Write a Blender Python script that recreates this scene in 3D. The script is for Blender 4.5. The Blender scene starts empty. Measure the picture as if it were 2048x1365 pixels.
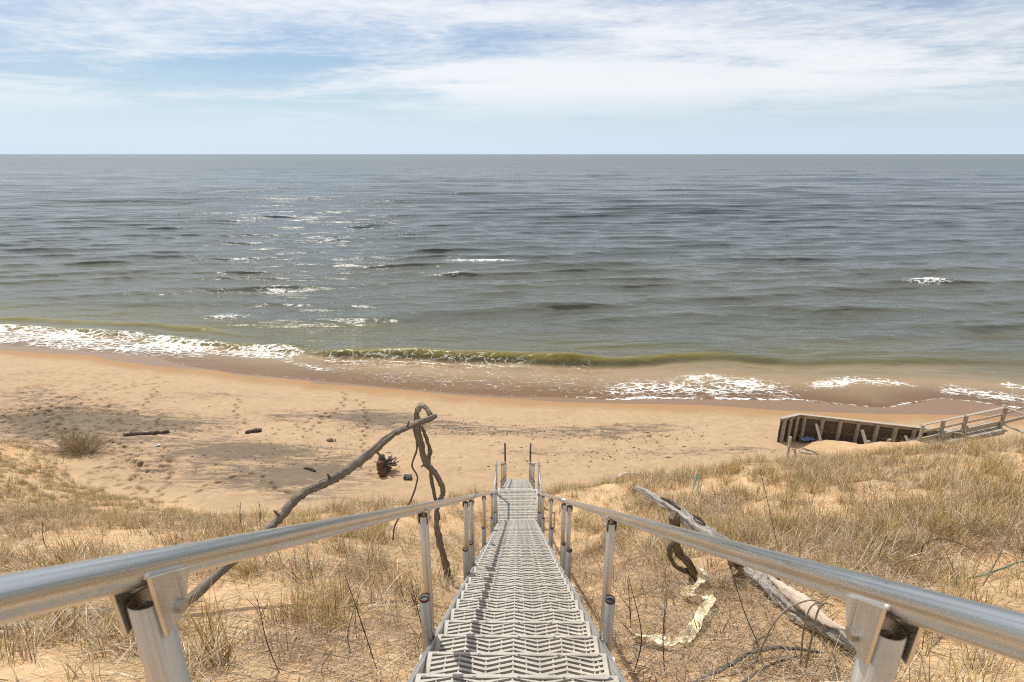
import bpy, bmesh, math, random
import numpy as np
from mathutils import Vector, Matrix

# ------------------------------------------------------------------ camera
SC = bpy.context.scene
COL = SC.collection
FPX, PW, PH = 1098.0, 2048.0, 1365.0          # focal length in photo pixels
PITCH, YAW = math.radians(18.83), math.radians(0.68)
CAM = np.array((0.0, 0.0, 18.0))              # lake level is z = 0
cam_d = bpy.data.cameras.new('camera')
cam = bpy.data.objects.new('camera', cam_d); COL.objects.link(cam)
cam.location = CAM
cam.rotation_euler = (math.pi/2 - PITCH, 0, YAW)
cam_d.sensor_width = 36; cam_d.lens = 36*FPX/PW
cam_d.clip_start = 0.02; cam_d.clip_end = 60000
cam_d.dof.use_dof = True; cam_d.dof.focus_distance = 7.0; cam_d.dof.aperture_fstop = 7.1
SC.camera = cam

# ------------------------------------------------------------------ sky, sun, exposure
SUN_DIR = Vector((-0.367, 0.556, 1.0)).normalized()       # towards the sun
SUN_EL = math.asin(SUN_DIR.z); SUN_AZ = math.atan2(SUN_DIR.x, SUN_DIR.y)
world = bpy.data.worlds.new('World'); SC.world = world
world.use_nodes = True
wn = world.node_tree.nodes; wl = world.node_tree.links
wn.clear()
def N(nt, typ, **kw):
    n = nt.nodes.new(typ)
    for k, v in kw.items():
        if k == 'inp':
            for a, b in v.items(): n.inputs[a].default_value = b
        else: setattr(n, k, v)
    return n
def math_node(nt, op, a, b=None, clamp=False):
    n = nt.nodes.new('ShaderNodeMath'); n.operation = op; n.use_clamp = clamp
    for i, v in enumerate((a, b)):
        if v is None: continue
        if isinstance(v, (int, float)): n.inputs[i].default_value = v
        else: nt.links.new(v, n.inputs[i])
    return n.outputs[0]
def maprange(nt, v, a, b, c=0.0, d=1.0, smooth=True):
    n = nt.nodes.new('ShaderNodeMapRange')
    n.interpolation_type = 'SMOOTHSTEP' if smooth else 'LINEAR'
    n.clamp = True
    nt.links.new(v, n.inputs[0])
    for i, q in enumerate((a, b, c, d)): n.inputs[i+1].default_value = q
    return n.outputs[0]
def mixcol(nt, fac, a, b, blend='MIX'):
    n = nt.nodes.new('ShaderNodeMix'); n.data_type = 'RGBA'; n.blend_type = blend
    for sock, v in ((n.inputs[0], fac), (n.inputs[6], a), (n.inputs[7], b)):
        if isinstance(v, (int, float)): sock.default_value = v
        elif isinstance(v, tuple): sock.default_value = (*v, 1) if len(v) == 3 else v
        else: nt.links.new(v, sock)
    return n.outputs[2]

def build_world():
    nt = world.node_tree
    sky = N(nt, 'ShaderNodeTexSky', sky_type='NISHITA', sun_disc=False)
    sky.sun_elevation = SUN_EL; sky.sun_rotation = SUN_AZ
    sky.air_density = 1.0; sky.dust_density = 0.6; sky.ozone_density = 3.0; sky.altitude = 200
    tc = N(nt, 'ShaderNodeTexCoord')
    sep = N(nt, 'ShaderNodeSeparateXYZ'); nt.links.new(tc.outputs['Generated'], sep.inputs[0])
    zc = math_node(nt, 'ADD', math_node(nt, 'MAXIMUM', sep.outputs[2], 0.0), 0.045)
    u = math_node(nt, 'DIVIDE', sep.outputs[0], zc)
    v = math_node(nt, 'DIVIDE', sep.outputs[1], zc)
    cb = N(nt, 'ShaderNodeCombineXYZ'); nt.links.new(u, cb.inputs[0]); nt.links.new(v, cb.inputs[1])
    def noise(scale, loc, det, rough, dist=0.0, rot=0.0, sc=(1, 1, 1)):
        mp = N(nt, 'ShaderNodeMapping'); nt.links.new(cb.outputs[0], mp.inputs[0])
        mp.inputs['Location'].default_value = loc
        mp.inputs['Rotation'].default_value = (0, 0, rot)
        mp.inputs['Scale'].default_value = sc
        t = N(nt, 'ShaderNodeTexNoise', inp={'Scale': scale, 'Detail': det, 'Roughness': rough, 'Distortion': dist})
        nt.links.new(mp.outputs[0], t.inputs['Vector'])
        return t.outputs[0]
    big = noise(0.22, (40.2, 7.7, 0), 4, 0.55, 0.5, 0.35, (0.75, 1.0, 1))
    mid = noise(1.0, (0.7, 2.2, 0), 8, 0.60, 0.5, 0.4, (0.75, 1.1, 1))
    fine = noise(8.0, (4.0, 1.0, 0), 4, 0.6, 0.4, 0.9, (0.9, 1.2, 1))
    s = math_node(nt, 'ADD', math_node(nt, 'MULTIPLY', big, 1.55), math_node(nt, 'MULTIPLY', mid, 0.66))
    s = math_node(nt, 'ADD', s, math_node(nt, "MULTIPLY", fine, 0.24))
    cl = maprange(nt, s, 1.00, 1.40)
    band = maprange(nt, sep.outputs[2], 0.03, 0.11)            # clouds thin out to haze at the horizon
    cl = math_node(nt, 'MULTIPLY', cl, band)
    cl = math_node(nt, 'MULTIPLY', cl, 0.84)
    haze = maprange(nt, sep.outputs[2], 0.0, 0.13, 0.78, 0.06)
    base = mixcol(nt, haze, sky.outputs[0], (7.7, 9.3, 11.5))
    shade = maprange(nt, mid, 0.3, 0.7, 0.86, 1.0)
    white = mixcol(nt, shade, (7.6, 7.9, 8.7), (10.8, 10.9, 11.1))
    colr = mixcol(nt, cl, base, white)
    bg = N(nt, 'ShaderNodeBackground'); bg.inputs[1].default_value = 0.085
    nt.links.new(colr, bg.inputs[0])
    out = N(nt, 'ShaderNodeOutputWorld'); nt.links.new(bg.outputs[0], out.inputs[0])
build_world()
sun_d = bpy.data.lights.new('sun', 'SUN'); sun_d.energy = 4.3; sun_d.angle = math.radians(0.53)
sun_d.color = (1.0, 0.95, 0.88)
sun = bpy.data.objects.new('sun', sun_d); COL.objects.link(sun)
sun.rotation_euler = (-SUN_DIR).to_track_quat('-Z', 'Y').to_euler()
sun.location = (-20, 30, 60)
SC.view_settings.view_transform = 'Standard'; SC.view_settings.look = 'None'
SC.view_settings.exposure = 0.10; SC.view_settings.gamma = 1.0
SC.view_settings.use_curve_mapping = False
SC.cycles.max_bounces = 5; SC.cycles.diffuse_bounces = 2; SC.cycles.glossy_bounces = 3; SC.cycles.transparent_max_bounces = 8
SC.cycles.sample_clamp_direct = 0.95; SC.cycles.sample_clamp_indirect = 4.0
SC.cycles.use_adaptive_sampling = True; SC.cycles.adaptive_threshold = 0.015
SC.cycles.pixel_filter_type = 'BLACKMAN_HARRIS'; SC.cycles.filter_width = 1.1
SC.cycles.use_denoising = False; SC.cycles.denoiser = 'OPENIMAGEDENOISE'

# ------------------------------------------------------------------ helpers
rng = np.random.default_rng(7); random.seed(7)
cp, sp_ = math.cos(PITCH), math.sin(PITCH)
cyw, syw = math.cos(YAW), math.sin(YAW)
AX_R = np.array((cyw, syw, 0.0))
AX_F = np.array((-syw*cp, cyw*cp, -sp_))
AX_U = np.array((-syw*sp_, cyw*sp_, cp))
def ray(px, py):
    return AX_R*(px-PW/2) + AX_F*FPX - AX_U*(py-PH/2)
def Pz(px, py, z):                 # the point of a sight line at height z
    d = ray(px, py); t = (z-CAM[2])/d[2]; return CAM + d*t
def Py(px, py, y):                 # the point of a sight line at distance y
    d = ray(px, py); return CAM + d*(y/d[1])
def project(x, y, z):
    dx, dy, dz = x-CAM[0], y-CAM[1], z-CAM[2]
    Z = dx*AX_F[0]+dy*AX_F[1]+dz*AX_F[2]
    Z = np.where(Z < 0.05, 0.05, Z)
    return (PW/2 + FPX*(dx*AX_R[0]+dy*AX_R[1]+dz*AX_R[2])/Z,
            PH/2 - FPX*(dx*AX_U[0]+dy*AX_U[1]+dz*AX_U[2])/Z)

def _hash(ix, iy, seed):
    h = (ix.astype(np.int64)*374761393 + iy.astype(np.int64)*668265263 + seed*1442695041) & 0xFFFFFFFF
    h = ((h ^ (h >> 13))*1274126177) & 0xFFFFFFFF
    return ((h ^ (h >> 16)) & 0xFFFF)/65535.0
def vnoise(x, y, seed=0):
    x = np.asarray(x, float); y = np.asarray(y, float)
    ix, iy = np.floor(x), np.floor(y); fx, fy = x-ix, y-iy
    fx = fx*fx*(3-2*fx); fy = fy*fy*(3-2*fy)
    a, b = _hash(ix, iy, seed), _hash(ix+1, iy, seed)
    c, d = _hash(ix, iy+1, seed), _hash(ix+1, iy+1, seed)
    return (a*(1-fx)+b*fx)*(1-fy) + (c*(1-fx)+d*fx)*fy
def fbm(x, y, seed=0, octv=4, gain=0.5):
    s = 0; a = 1; t = 0
    for o in range(octv):
        s = s + a*vnoise(x*2**o + 17.3*o, y*2**o - 9.1*o, seed+o); t += a; a *= gain
    return s/t
def sstep(a, b, v):
    t = np.clip((v-a)/(b-a), 0, 1); return t*t*(3-2*t)

def mesh_obj(name, verts, faces, mat, parent=None, smooth=False, uvs=None, mats=None, midx=None):
    me = bpy.data.meshes.new(name)
    me.from_pydata([tuple(v) for v in verts], [], faces)
    if mats:
        for m in mats: me.materials.append(m)
        if midx is not None: me.polygons.foreach_set('material_index', midx)
    elif mat: me.materials.append(mat)
    if smooth: me.polygons.foreach_set('use_smooth', [True]*len(me.polygons))
    if uvs is not None:
        uvl = me.uv_layers.new(name='UVMap')
        li = np.zeros(len(me.loops), dtype=np.int32); me.loops.foreach_get('vertex_index', li)
        uvl.data.foreach_set('uv', np.asarray(uvs, dtype=np.float32)[li].ravel())
    me.update()
    o = bpy.data.objects.new(name, me); COL.objects.link(o)
    if parent: o.parent = parent
    return o
def link_copy(name, me, parent=None, loc=(0, 0, 0), rot=(0, 0, 0)):
    o = bpy.data.objects.new(name, me); COL.objects.link(o)
    if parent: o.parent = parent
    o.location = loc; o.rotation_euler = rot
    return o
def tag(o, label=None, cat=None, group=None, kind=None):
    if label: o['label'] = label
    if cat: o['category'] = cat
    if group: o['group'] = group
    if kind: o['kind'] = kind
    return o
def empty(name, loc, label=None, cat=None, group=None):
    e = bpy.data.objects.new(name, None); COL.objects.link(e)
    e.location = loc; e.empty_display_size = 0.1
    return tag(e, label, cat, group)
def local(parent, pts):
    o = np.zeros(3); q = parent
    while q is not None: o = o + np.asarray(q.location); q = q.parent
    return [np.asarray(p, float) - o for p in pts]

class MB:
    def __init__(s): s.v = []; s.f = []; s.uv = []; s.mi = []
    def box(s, cx, cy, cz, sx, sy, sz, R=None, mi=0, jit=0.0):
        b = len(s.v)
        for dz in (-.5, .5):
            for dx, dy in ((-.5, -.5), (.5, -.5), (.5, .5), (-.5, .5)):
                p = np.array((dx*sx, dy*sy, dz*sz)) + (rng.normal(0, jit, 3) if jit else 0)
                if R is not None: p = R @ p
                s.v.append((cx+p[0], cy+p[1], cz+p[2])); s.uv.append((dx*sx+dz*sz*1.3, dy*sy))
        for q in ((0, 3, 2, 1), (4, 5, 6, 7), (0, 1, 5, 4), (1, 2, 6, 5), (2, 3, 7, 6), (3, 0, 4, 7)):
            s.f.append([b+i for i in q]); s.mi.append(mi)
    def beam(s, a, b, w, h, up=(0, 0, 1), mi=0, jit=0.0):      # a board from a to b: w across, h along up
        a = np.asarray(a, float); b = np.asarray(b, float); d = b-a; L = np.linalg.norm(d); d = d/L
        up = np.asarray(up, float); sd = np.cross(d, up)
        if np.linalg.norm(sd) < 1e-4: sd = np.cross(d, (0, 1, 0))
        sd /= np.linalg.norm(sd); up = np.cross(sd, d)
        R = np.column_stack((sd, d, up)); c = (a+b)/2
        s.box(c[0], c[1], c[2], w, L, h, R, mi, jit)
    def tube(s, pts, rad, n=10, cap=True, lump=0.0, seed=0, mi=0, flat=None, ridge=0.0):
        pts = np.asarray(pts, float); m = len(pts); rad = np.broadcast_to(np.asarray(rad, float), (m,))
        tg = np.gradient(pts, axis=0); tg /= np.linalg.norm(tg, axis=1)[:, None]+1e-9
        up = np.array((0, 0, 1.0)) if abs(tg[0, 2]) < 0.9 else np.array((1.0, 0, 0))
        b = len(s.v); acc = 0
        nrm = up - tg[0]*np.dot(up, tg[0]); nrm /= np.linalg.norm(nrm)
        for i in range(m):
            nrm = nrm - tg[i]*np.dot(nrm, tg[i]); nrm /= np.linalg.norm(nrm)
            bn = np.cross(tg[i], nrm)
            if i: acc += np.linalg.norm(pts[i]-pts[i-1])
            for k in range(n):
                a = 2*math.pi*k/n
                r = rad[i]
                if lump:
                    r *= 1 + lump*(2*float(vnoise(math.cos(a)*1.2+seed*3.7+acc*4, math.sin(a)*1.2+acc*2.6, seed))-1)
                if ridge: r *= 1 + ridge*(2*float(vnoise(k*0.9+seed, acc*1.1, seed+5))-1)
                s.v.append(tuple(pts[i] + r*(math.cos(a)*nrm + math.sin(a)*bn)))
                s.uv.append((k/n, acc))
        for i in range(m-1):
            for k in range(n):
                k2 = (k+1) % n
                s.f.append([b+i*n+k, b+i*n+k2, b+(i+1)*n+k2, b+(i+1)*n+k]); s.mi.append(mi)
        if cap:
            s.f.append([b+k for k in range(n)][::-1]); s.mi.append(mi)
            s.f.append([b+(m-1)*n+k for k in range(n)]); s.mi.append(mi)
    def build(s, name, mat, parent=None, smooth=False, mats=None):
        v = s.v
        if parent is not None: v = local(parent, v)
        return mesh_obj(name, v, s.f, mat, parent, smooth, s.uv, mats, s.mi if mats else None)
def crom(pts, rad, sub=6):
    pts = [np.asarray(p, float) for p in pts]; out = []; rr = []
    P = [2*pts[0]-pts[1]] + pts + [2*pts[-1]-pts[-2]]; R = [rad[0]] + list(rad) + [rad[-1]]
    for i in range(1, len(P)-2):
        for k in range(sub):
            t = k/sub
            out.append(0.5*((2*P[i]) + (P[i+1]-P[i-1])*t + (2*P[i-1]-5*P[i]+4*P[i+1]-P[i+2])*t*t + (3*P[i]-P[i-1]-3*P[i+1]+P[i+2])*t**3))
            rr.append(R[i]*(1-t)+R[i+1]*t)
    out.append(pts[-1]); rr.append(rad[-1])
    return np.array(out), np.array(rr)

# ------------------------------------------------------------------ materials
def new_mat(name):
    m = bpy.data.materials.new(name); m.use_nodes = True
    nt = m.node_tree; nt.nodes.clear()
    out = nt.nodes.new('ShaderNodeOutputMaterial')
    return m, nt, out
def tex(nt, scale, det=4, rough=0.55, vec=None, dist=0.0, sc=None):
    t = N(nt, 'ShaderNodeTexNoise', inp={'Scale': scale, 'Detail': det, 'Roughness': rough, 'Distortion': dist})
    if vec is None:
        tc = N(nt, 'ShaderNodeTexCoord'); vec = tc.outputs['Object']
    if sc:
        mp = N(nt, 'ShaderNodeMapping'); mp.inputs['Scale'].default_value = sc
        nt.links.new(vec, mp.inputs[0]); vec = mp.outputs[0]
    nt.links.new(vec, t.inputs['Vector'])
    return t.outputs[0]
def attr(nt, name):
    a = N(nt, 'ShaderNodeAttribute', attribute_name=name); return a
def bump(nt, h, strength=0.3, dist=0.01, normal=None):
    b = N(nt, 'ShaderNodeBump', inp={'Strength': strength, 'Distance': dist}); nt.links.new(h, b.inputs['Height'])
    if normal: nt.links.new(normal, b.inputs['Normal'])
    return b.outputs[0]

def mat_sand():
    m, nt, out = new_mat('sand')
    p = N(nt, 'ShaderNodeBsdfPrincipled'); nt.links.new(p.outputs[0], out.inputs[0])
    geo = N(nt, 'ShaderNodeNewGeometry'); pos = geo.outputs['Position']
    big = tex(nt, 0.35, 2, 0.6, pos); md = tex(nt, 2.2, 3, 0.6, pos); gr = tex(nt, 60, 1, 0.7, pos); gr2 = tex(nt, 12, 3, 0.7, pos)
    dune = attr(nt, 'dune').outputs['Fac']; dark = attr(nt, 'dark').outputs['Fac']; wet = attr(nt, 'wet').outputs['Fac']
    beach = mixcol(nt, maprange(nt, md, 0.35, 0.65), (0.335, 0.232, 0.134), (0.40, 0.285, 0.17))
    dcol = mixcol(nt, maprange(nt, md, 0.35, 0.65), (0.52, 0.33, 0.165), (0.60, 0.40, 0.22))
    c = mixcol(nt, dune, beach, dcol)
    c = mixcol(nt, maprange(nt, big, 0.3, 0.7, 0, 0.35), c, (0.40, 0.28, 0.155))
    c = mixcol(nt, maprange(nt, gr2, 0.3, 0.75, 0.0, 0.35), c, (0.38, 0.26, 0.14))
    # dark heavy-mineral streaks blown along the beach
    st = tex(nt, 1.3, 6, 0.65, pos, 0.6, (0.45, 1.9, 1))
    st2 = tex(nt, 9, 3, 0.7, pos, 0.3, (0.35, 1.6, 1))
    dd = math_node(nt, 'ADD', math_node(nt, 'MULTIPLY', dark, 0.42), math_node(nt, 'MULTIPLY', st, 1.25))
    dd = math_node(nt, 'ADD', dd, math_node(nt, 'MULTIPLY', st2, 0.75))
    dk = maprange(nt, dd, 1.03, 1.36, 0, 0.88)
    dk = math_node(nt, 'MULTIPLY', dk, maprange(nt, dark, 0.02, 0.3))
    c = mixcol(nt, dk, c, (0.115, 0.09, 0.065))
    w1 = maprange(nt, wet, 0.02, 0.55, 0, 1)
    c = mixcol(nt, w1, c, (0.30, 0.178, 0.080))
    w2 = maprange(nt, wet, 0.6, 0.75, 0, 1)
    c = mixcol(nt, w2, c, (0.20, 0.122, 0.066))
    nt.links.new(c, p.inputs['Base Color'])
    rg = maprange(nt, wet, 0.6, 0.8, 0.92, 0.40); nt.links.new(rg, p.inputs['Roughness'])
    p.inputs['Specular IOR Level'].default_value = 0.35
    h = math_node(nt, 'ADD', math_node(nt, 'MULTIPLY', gr2, 0.8), math_node(nt, 'MULTIPLY', gr, 0.25))
    h = math_node(nt, 'ADD', h, math_node(nt, 'MULTIPLY', md, 2.0))
    dry = maprange(nt, wet, 0.1, 0.6, 1, 0.05)
    h = math_node(nt, 'MULTIPLY', h, dry)
    nt.links.new(bump(nt, h, 0.55, 0.03), p.inputs['Normal'])
    return m
def mat_water():
    m, nt, out = new_mat('lake_water')
    geo = N(nt, 'ShaderNodeNewGeometry'); pos = geo.outputs['Position']
    dep = attr(nt, 'depth').outputs['Fac']; foam = attr(nt, 'foam').outputs['Fac']
    # ripples
    r0 = tex(nt, 0.15, 3, 0.6, pos, 0.4, (0.30, 1.5, 1))
    r1 = tex(nt, 0.62, 3, 0.6, pos, 0.5, (0.42, 1.5, 1))
    r00 = tex(nt, 0.032, 3, 0.6, pos, 0.3, (0.22, 1.7, 1)); r000 = tex(nt, 0.008, 3, 0.6, pos, 0.3, (0.2, 1.9, 1))
    r2 = tex(nt, 2.8, 2, 0.6, pos, 0.4, (0.5, 1.3, 1))
    calm = maprange(nt, dep, 0.0, 0.8, 0.15, 1.0)
    h1 = math_node(nt, 'ADD', math_node(nt, 'MULTIPLY', r1, 0.46), math_node(nt, 'MULTIPLY', r2, 0.075))
    off_ = maprange(nt, dep, 4.0, 12.0)
    h1 = math_node(nt, 'ADD', h1, math_node(nt, 'MULTIPLY', off_, math_node(nt, 'ADD', math_node(nt, 'MULTIPLY', r00, 5.0), math_node(nt, 'MULTIPLY', r000, 10.0))))
    h1 = math_node(nt, 'MULTIPLY', math_node(nt, 'ADD', h1, math_node(nt, 'MULTIPLY', r0, 1.7)), calm)
    nrm = bump(nt, h1, 1.0, 0.42)
    deepc = mixcol(nt, maprange(nt, dep, 0.62, 1.05), (0.115, 0.108, 0.060), (0.092, 0.098, 0.080))
    deepc = mixcol(nt, maprange(nt, dep, 1.8, 6.0), deepc, (0.088, 0.106, 0.110))
    sandy = mixcol(nt, maprange(nt, dep, 0.12, 0.55), (0.36, 0.255, 0.145), deepc)
    sandy = mixcol(nt, maprange(nt, attr(nt, 'crest').outputs['Fac'], 0.12, 0.6, 0, 0.9), sandy, (0.165, 0.14, 0.034))  # sunlight through the thin crests, put into the colour as olive
    dif = N(nt, 'ShaderNodeBsdfDiffuse'); nt.links.new(sandy, dif.inputs[0]); nt.links.new(nrm, dif.inputs['Normal'])
    tr = N(nt, 'ShaderNodeBsdfTransparent'); tr.inputs[0].default_value = (0.93, 0.88, 0.78, 1)
    body = N(nt, 'ShaderNodeMixShader'); nt.links.new(maprange(nt, dep, 0.0, 0.30, 0.06, 1.0), body.inputs[0])
    nt.links.new(tr.outputs[0], body.inputs[1]); nt.links.new(dif.outputs[0], body.inputs[2])
    gl = N(nt, 'ShaderNodeBsdfGlossy'); gl.inputs['Roughness'].default_value = 0.16
    nt.links.new(nrm, gl.inputs['Normal'])
    fr = N(nt, 'ShaderNodeFresnel'); fr.inputs[0].default_value = 1.333; nt.links.new(nrm, fr.inputs['Normal'])
    # a rough lake never mirrors fully at grazing angles: cap the effective reflectance
    fcap = math_node(nt, 'MULTIPLY', fr.outputs[0], math_node(nt, 'SUBTRACT', 1.0, math_node(nt, 'MULTIPLY', fr.outputs[0], maprange(nt, dep, 5.0, 34.0, 0.05, 0.52))))
    wat = N(nt, 'ShaderNodeMixShader'); nt.links.new(fcap, wat.inputs[0])
    nt.links.new(body.outputs[0], wat.inputs[1]); nt.links.new(gl.outputs[0], wat.inputs[2])
    # foam: lacy bubbles
    wob = N(nt, 'ShaderNodeTexNoise', inp={'Scale': 0.9, 'Detail': 3, 'Roughness': 0.6}); nt.links.new(pos, wob.inputs['Vector'])
    vadd = N(nt, 'ShaderNodeVectorMath', operation='MULTIPLY_ADD')
    nt.links.new(wob.outputs['Color'], vadd.inputs[0]); vadd.inputs[1].default_value = (2.2, 2.2, 0)
    mp = N(nt, 'ShaderNodeMapping'); mp.inputs['Scale'].default_value = (0.62, 1.25, 0); nt.links.new(pos, mp.inputs[0])
    nt.links.new(mp.outputs[0], vadd.inputs[2])
    dist = None
    for sc_, wt in ((1.25, 1.0), (3.6, 0.55)):
        vo = N(nt, 'ShaderNodeTexVoronoi', feature='DISTANCE_TO_EDGE', voronoi_dimensions='2D', inp={'Scale': sc_}); nt.links.new(vadd.outputs[0], vo.inputs['Vector'])
        d_ = math_node(nt, 'MULTIPLY', vo.outputs['Distance'], wt)
        dist = d_ if dist is None else math_node(nt, 'ADD', dist, d_)
    fn = tex(nt, 3.0, 4, 0.7, pos, 0.4, (0.6, 1.3, 1))
    fs = math_node(nt, 'SUBTRACT', math_node(nt, 'MULTIPLY', foam, 0.80), math_node(nt, 'MULTIPLY', dist, 1.55))
    fs = math_node(nt, 'ADD', fs, math_node(nt, 'MULTIPLY', math_node(nt, 'SUBTRACT', fn, 0.5), 0.85))
    ff = maprange(nt, fs, -0.08, 0.48)
    ff = math_node(nt, 'MULTIPLY', ff, maprange(nt, foam, 0.03, 0.2))
    fd = N(nt, 'ShaderNodeBsdfDiffuse'); fd.inputs[0].default_value = (0.78, 0.78, 0.75, 1)
    nt.links.new(bump(nt, fn, 0.5, 0.10), fd.inputs['Normal'])
    fin = N(nt, 'ShaderNodeMixShader'); nt.links.new(ff, fin.inputs[0])
    nt.links.new(wat.outputs[0], fin.inputs[1]); nt.links.new(fd.outputs[0], fin.inputs[2])
    nt.links.new(fin.outputs[0], out.inputs[0])
    return m
def mat_metal(name, col=(0.70, 0.69, 0.67), rough=0.34, dirt=0.35, dirtcol=(0.20, 0.17, 0.13)):
    m, nt, out = new_mat(name)
    p = N(nt, 'ShaderNodeBsdfPrincipled'); nt.links.new(p.outputs[0], out.inputs[0])
    uv = N(nt, 'ShaderNodeUVMap').outputs[0]
    streak = tex(nt, 6.0, 5, 0.6, uv, 0.1, (7, 0.35, 1))
    blot = tex(nt, 9.0, 5, 0.65); pit = tex(nt, 55.0, 2, 0.6)
    c = mixcol(nt, maprange(nt, streak, 0.3, 0.75, 0, 1), (col[0]*0.78, col[1]*0.77, col[2]*0.76), col)
    c = mixcol(nt, maprange(nt, blot, 0.5, 0.8, 0, dirt), c, dirtcol)
    c = mixcol(nt, maprange(nt, pit, 0.70, 0.76, 0, 0.7), c, dirtcol)
    die = tex(nt, 11.0, 2, 0.5, uv, 0.05, (6, 0.10, 1))
    c = mixcol(nt, maprange(nt, die, 0.62, 0.70, 0, 0.6), c, (0.17, 0.155, 0.14))
    nt.links.new(c, p.inputs['Base Color'])
    p.inputs['Metallic'].default_value = 1.0
    r = math_node(nt, 'ADD', maprange(nt, streak, 0.2, 0.8, rough-0.07, rough+0.09), math_node(nt, 'MULTIPLY', blot, 0.10))
    nt.links.new(r, p.inputs['Roughness'])
    nt.links.new(bump(nt, streak, 0.10, 0.002), p.inputs['Normal'])
    return m
def mat_plain(name, a, b, scale=8, rough=0.7, bmp=0.2, sc=None, bd=0.01, spots=None, uvg=False):
    m, nt, out = new_mat(name)
    p = N(nt, 'ShaderNodeBsdfPrincipled'); nt.links.new(p.outputs[0], out.inputs[0])
    vec = N(nt, 'ShaderNodeUVMap').outputs[0] if uvg else None
    t = tex(nt, scale, 6, 0.65, vec, 0.2, sc)
    c = mixcol(nt, maprange(nt, t, 0.32, 0.68), a, b)
    if spots:
        t2 = tex(nt, scale*0.35, 4, 0.6)
        c = mixcol(nt, maprange(nt, t2, 0.5, 0.66), c, spots)
    nt.links.new(c, p.inputs['Base Color']); p.inputs['Roughness'].default_value = rough
    if bmp: nt.links.new(bump(nt, t, bmp, bd), p.inputs['Normal'])
    return m
def mat_blade(name):
    m, nt, out = new_mat(name)
    a = attr(nt, 'tint')
    ob = N(nt, 'ShaderNodeObjectInfo')
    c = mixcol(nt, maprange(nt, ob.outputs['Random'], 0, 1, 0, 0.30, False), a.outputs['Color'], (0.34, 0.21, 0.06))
    d = N(nt, 'ShaderNodeBsdfDiffuse'); nt.links.new(c, d.inputs[0])
    t = N(nt, 'ShaderNodeBsdfTranslucent'); nt.links.new(c, t.inputs[0])
    mx = N(nt, 'ShaderNodeMixShader', inp={0: 0.20}); nt.links.new(d.outputs[0], mx.inputs[1]); nt.links.new(t.outputs[0], mx.inputs[2])
    g = N(nt, 'ShaderNodeBsdfGlossy', inp={'Roughness': 0.35}); g.inputs[0].default_value = (1, 0.95, 0.85, 1)
    m2 = N(nt, 'ShaderNodeMixShader', inp={0: 0.05}); nt.links.new(mx.outputs[0], m2.inputs[1]); nt.links.new(g.outputs[0], m2.inputs[2])
    nt.links.new(m2.outputs[0], out.inputs[0])
    return m
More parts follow.
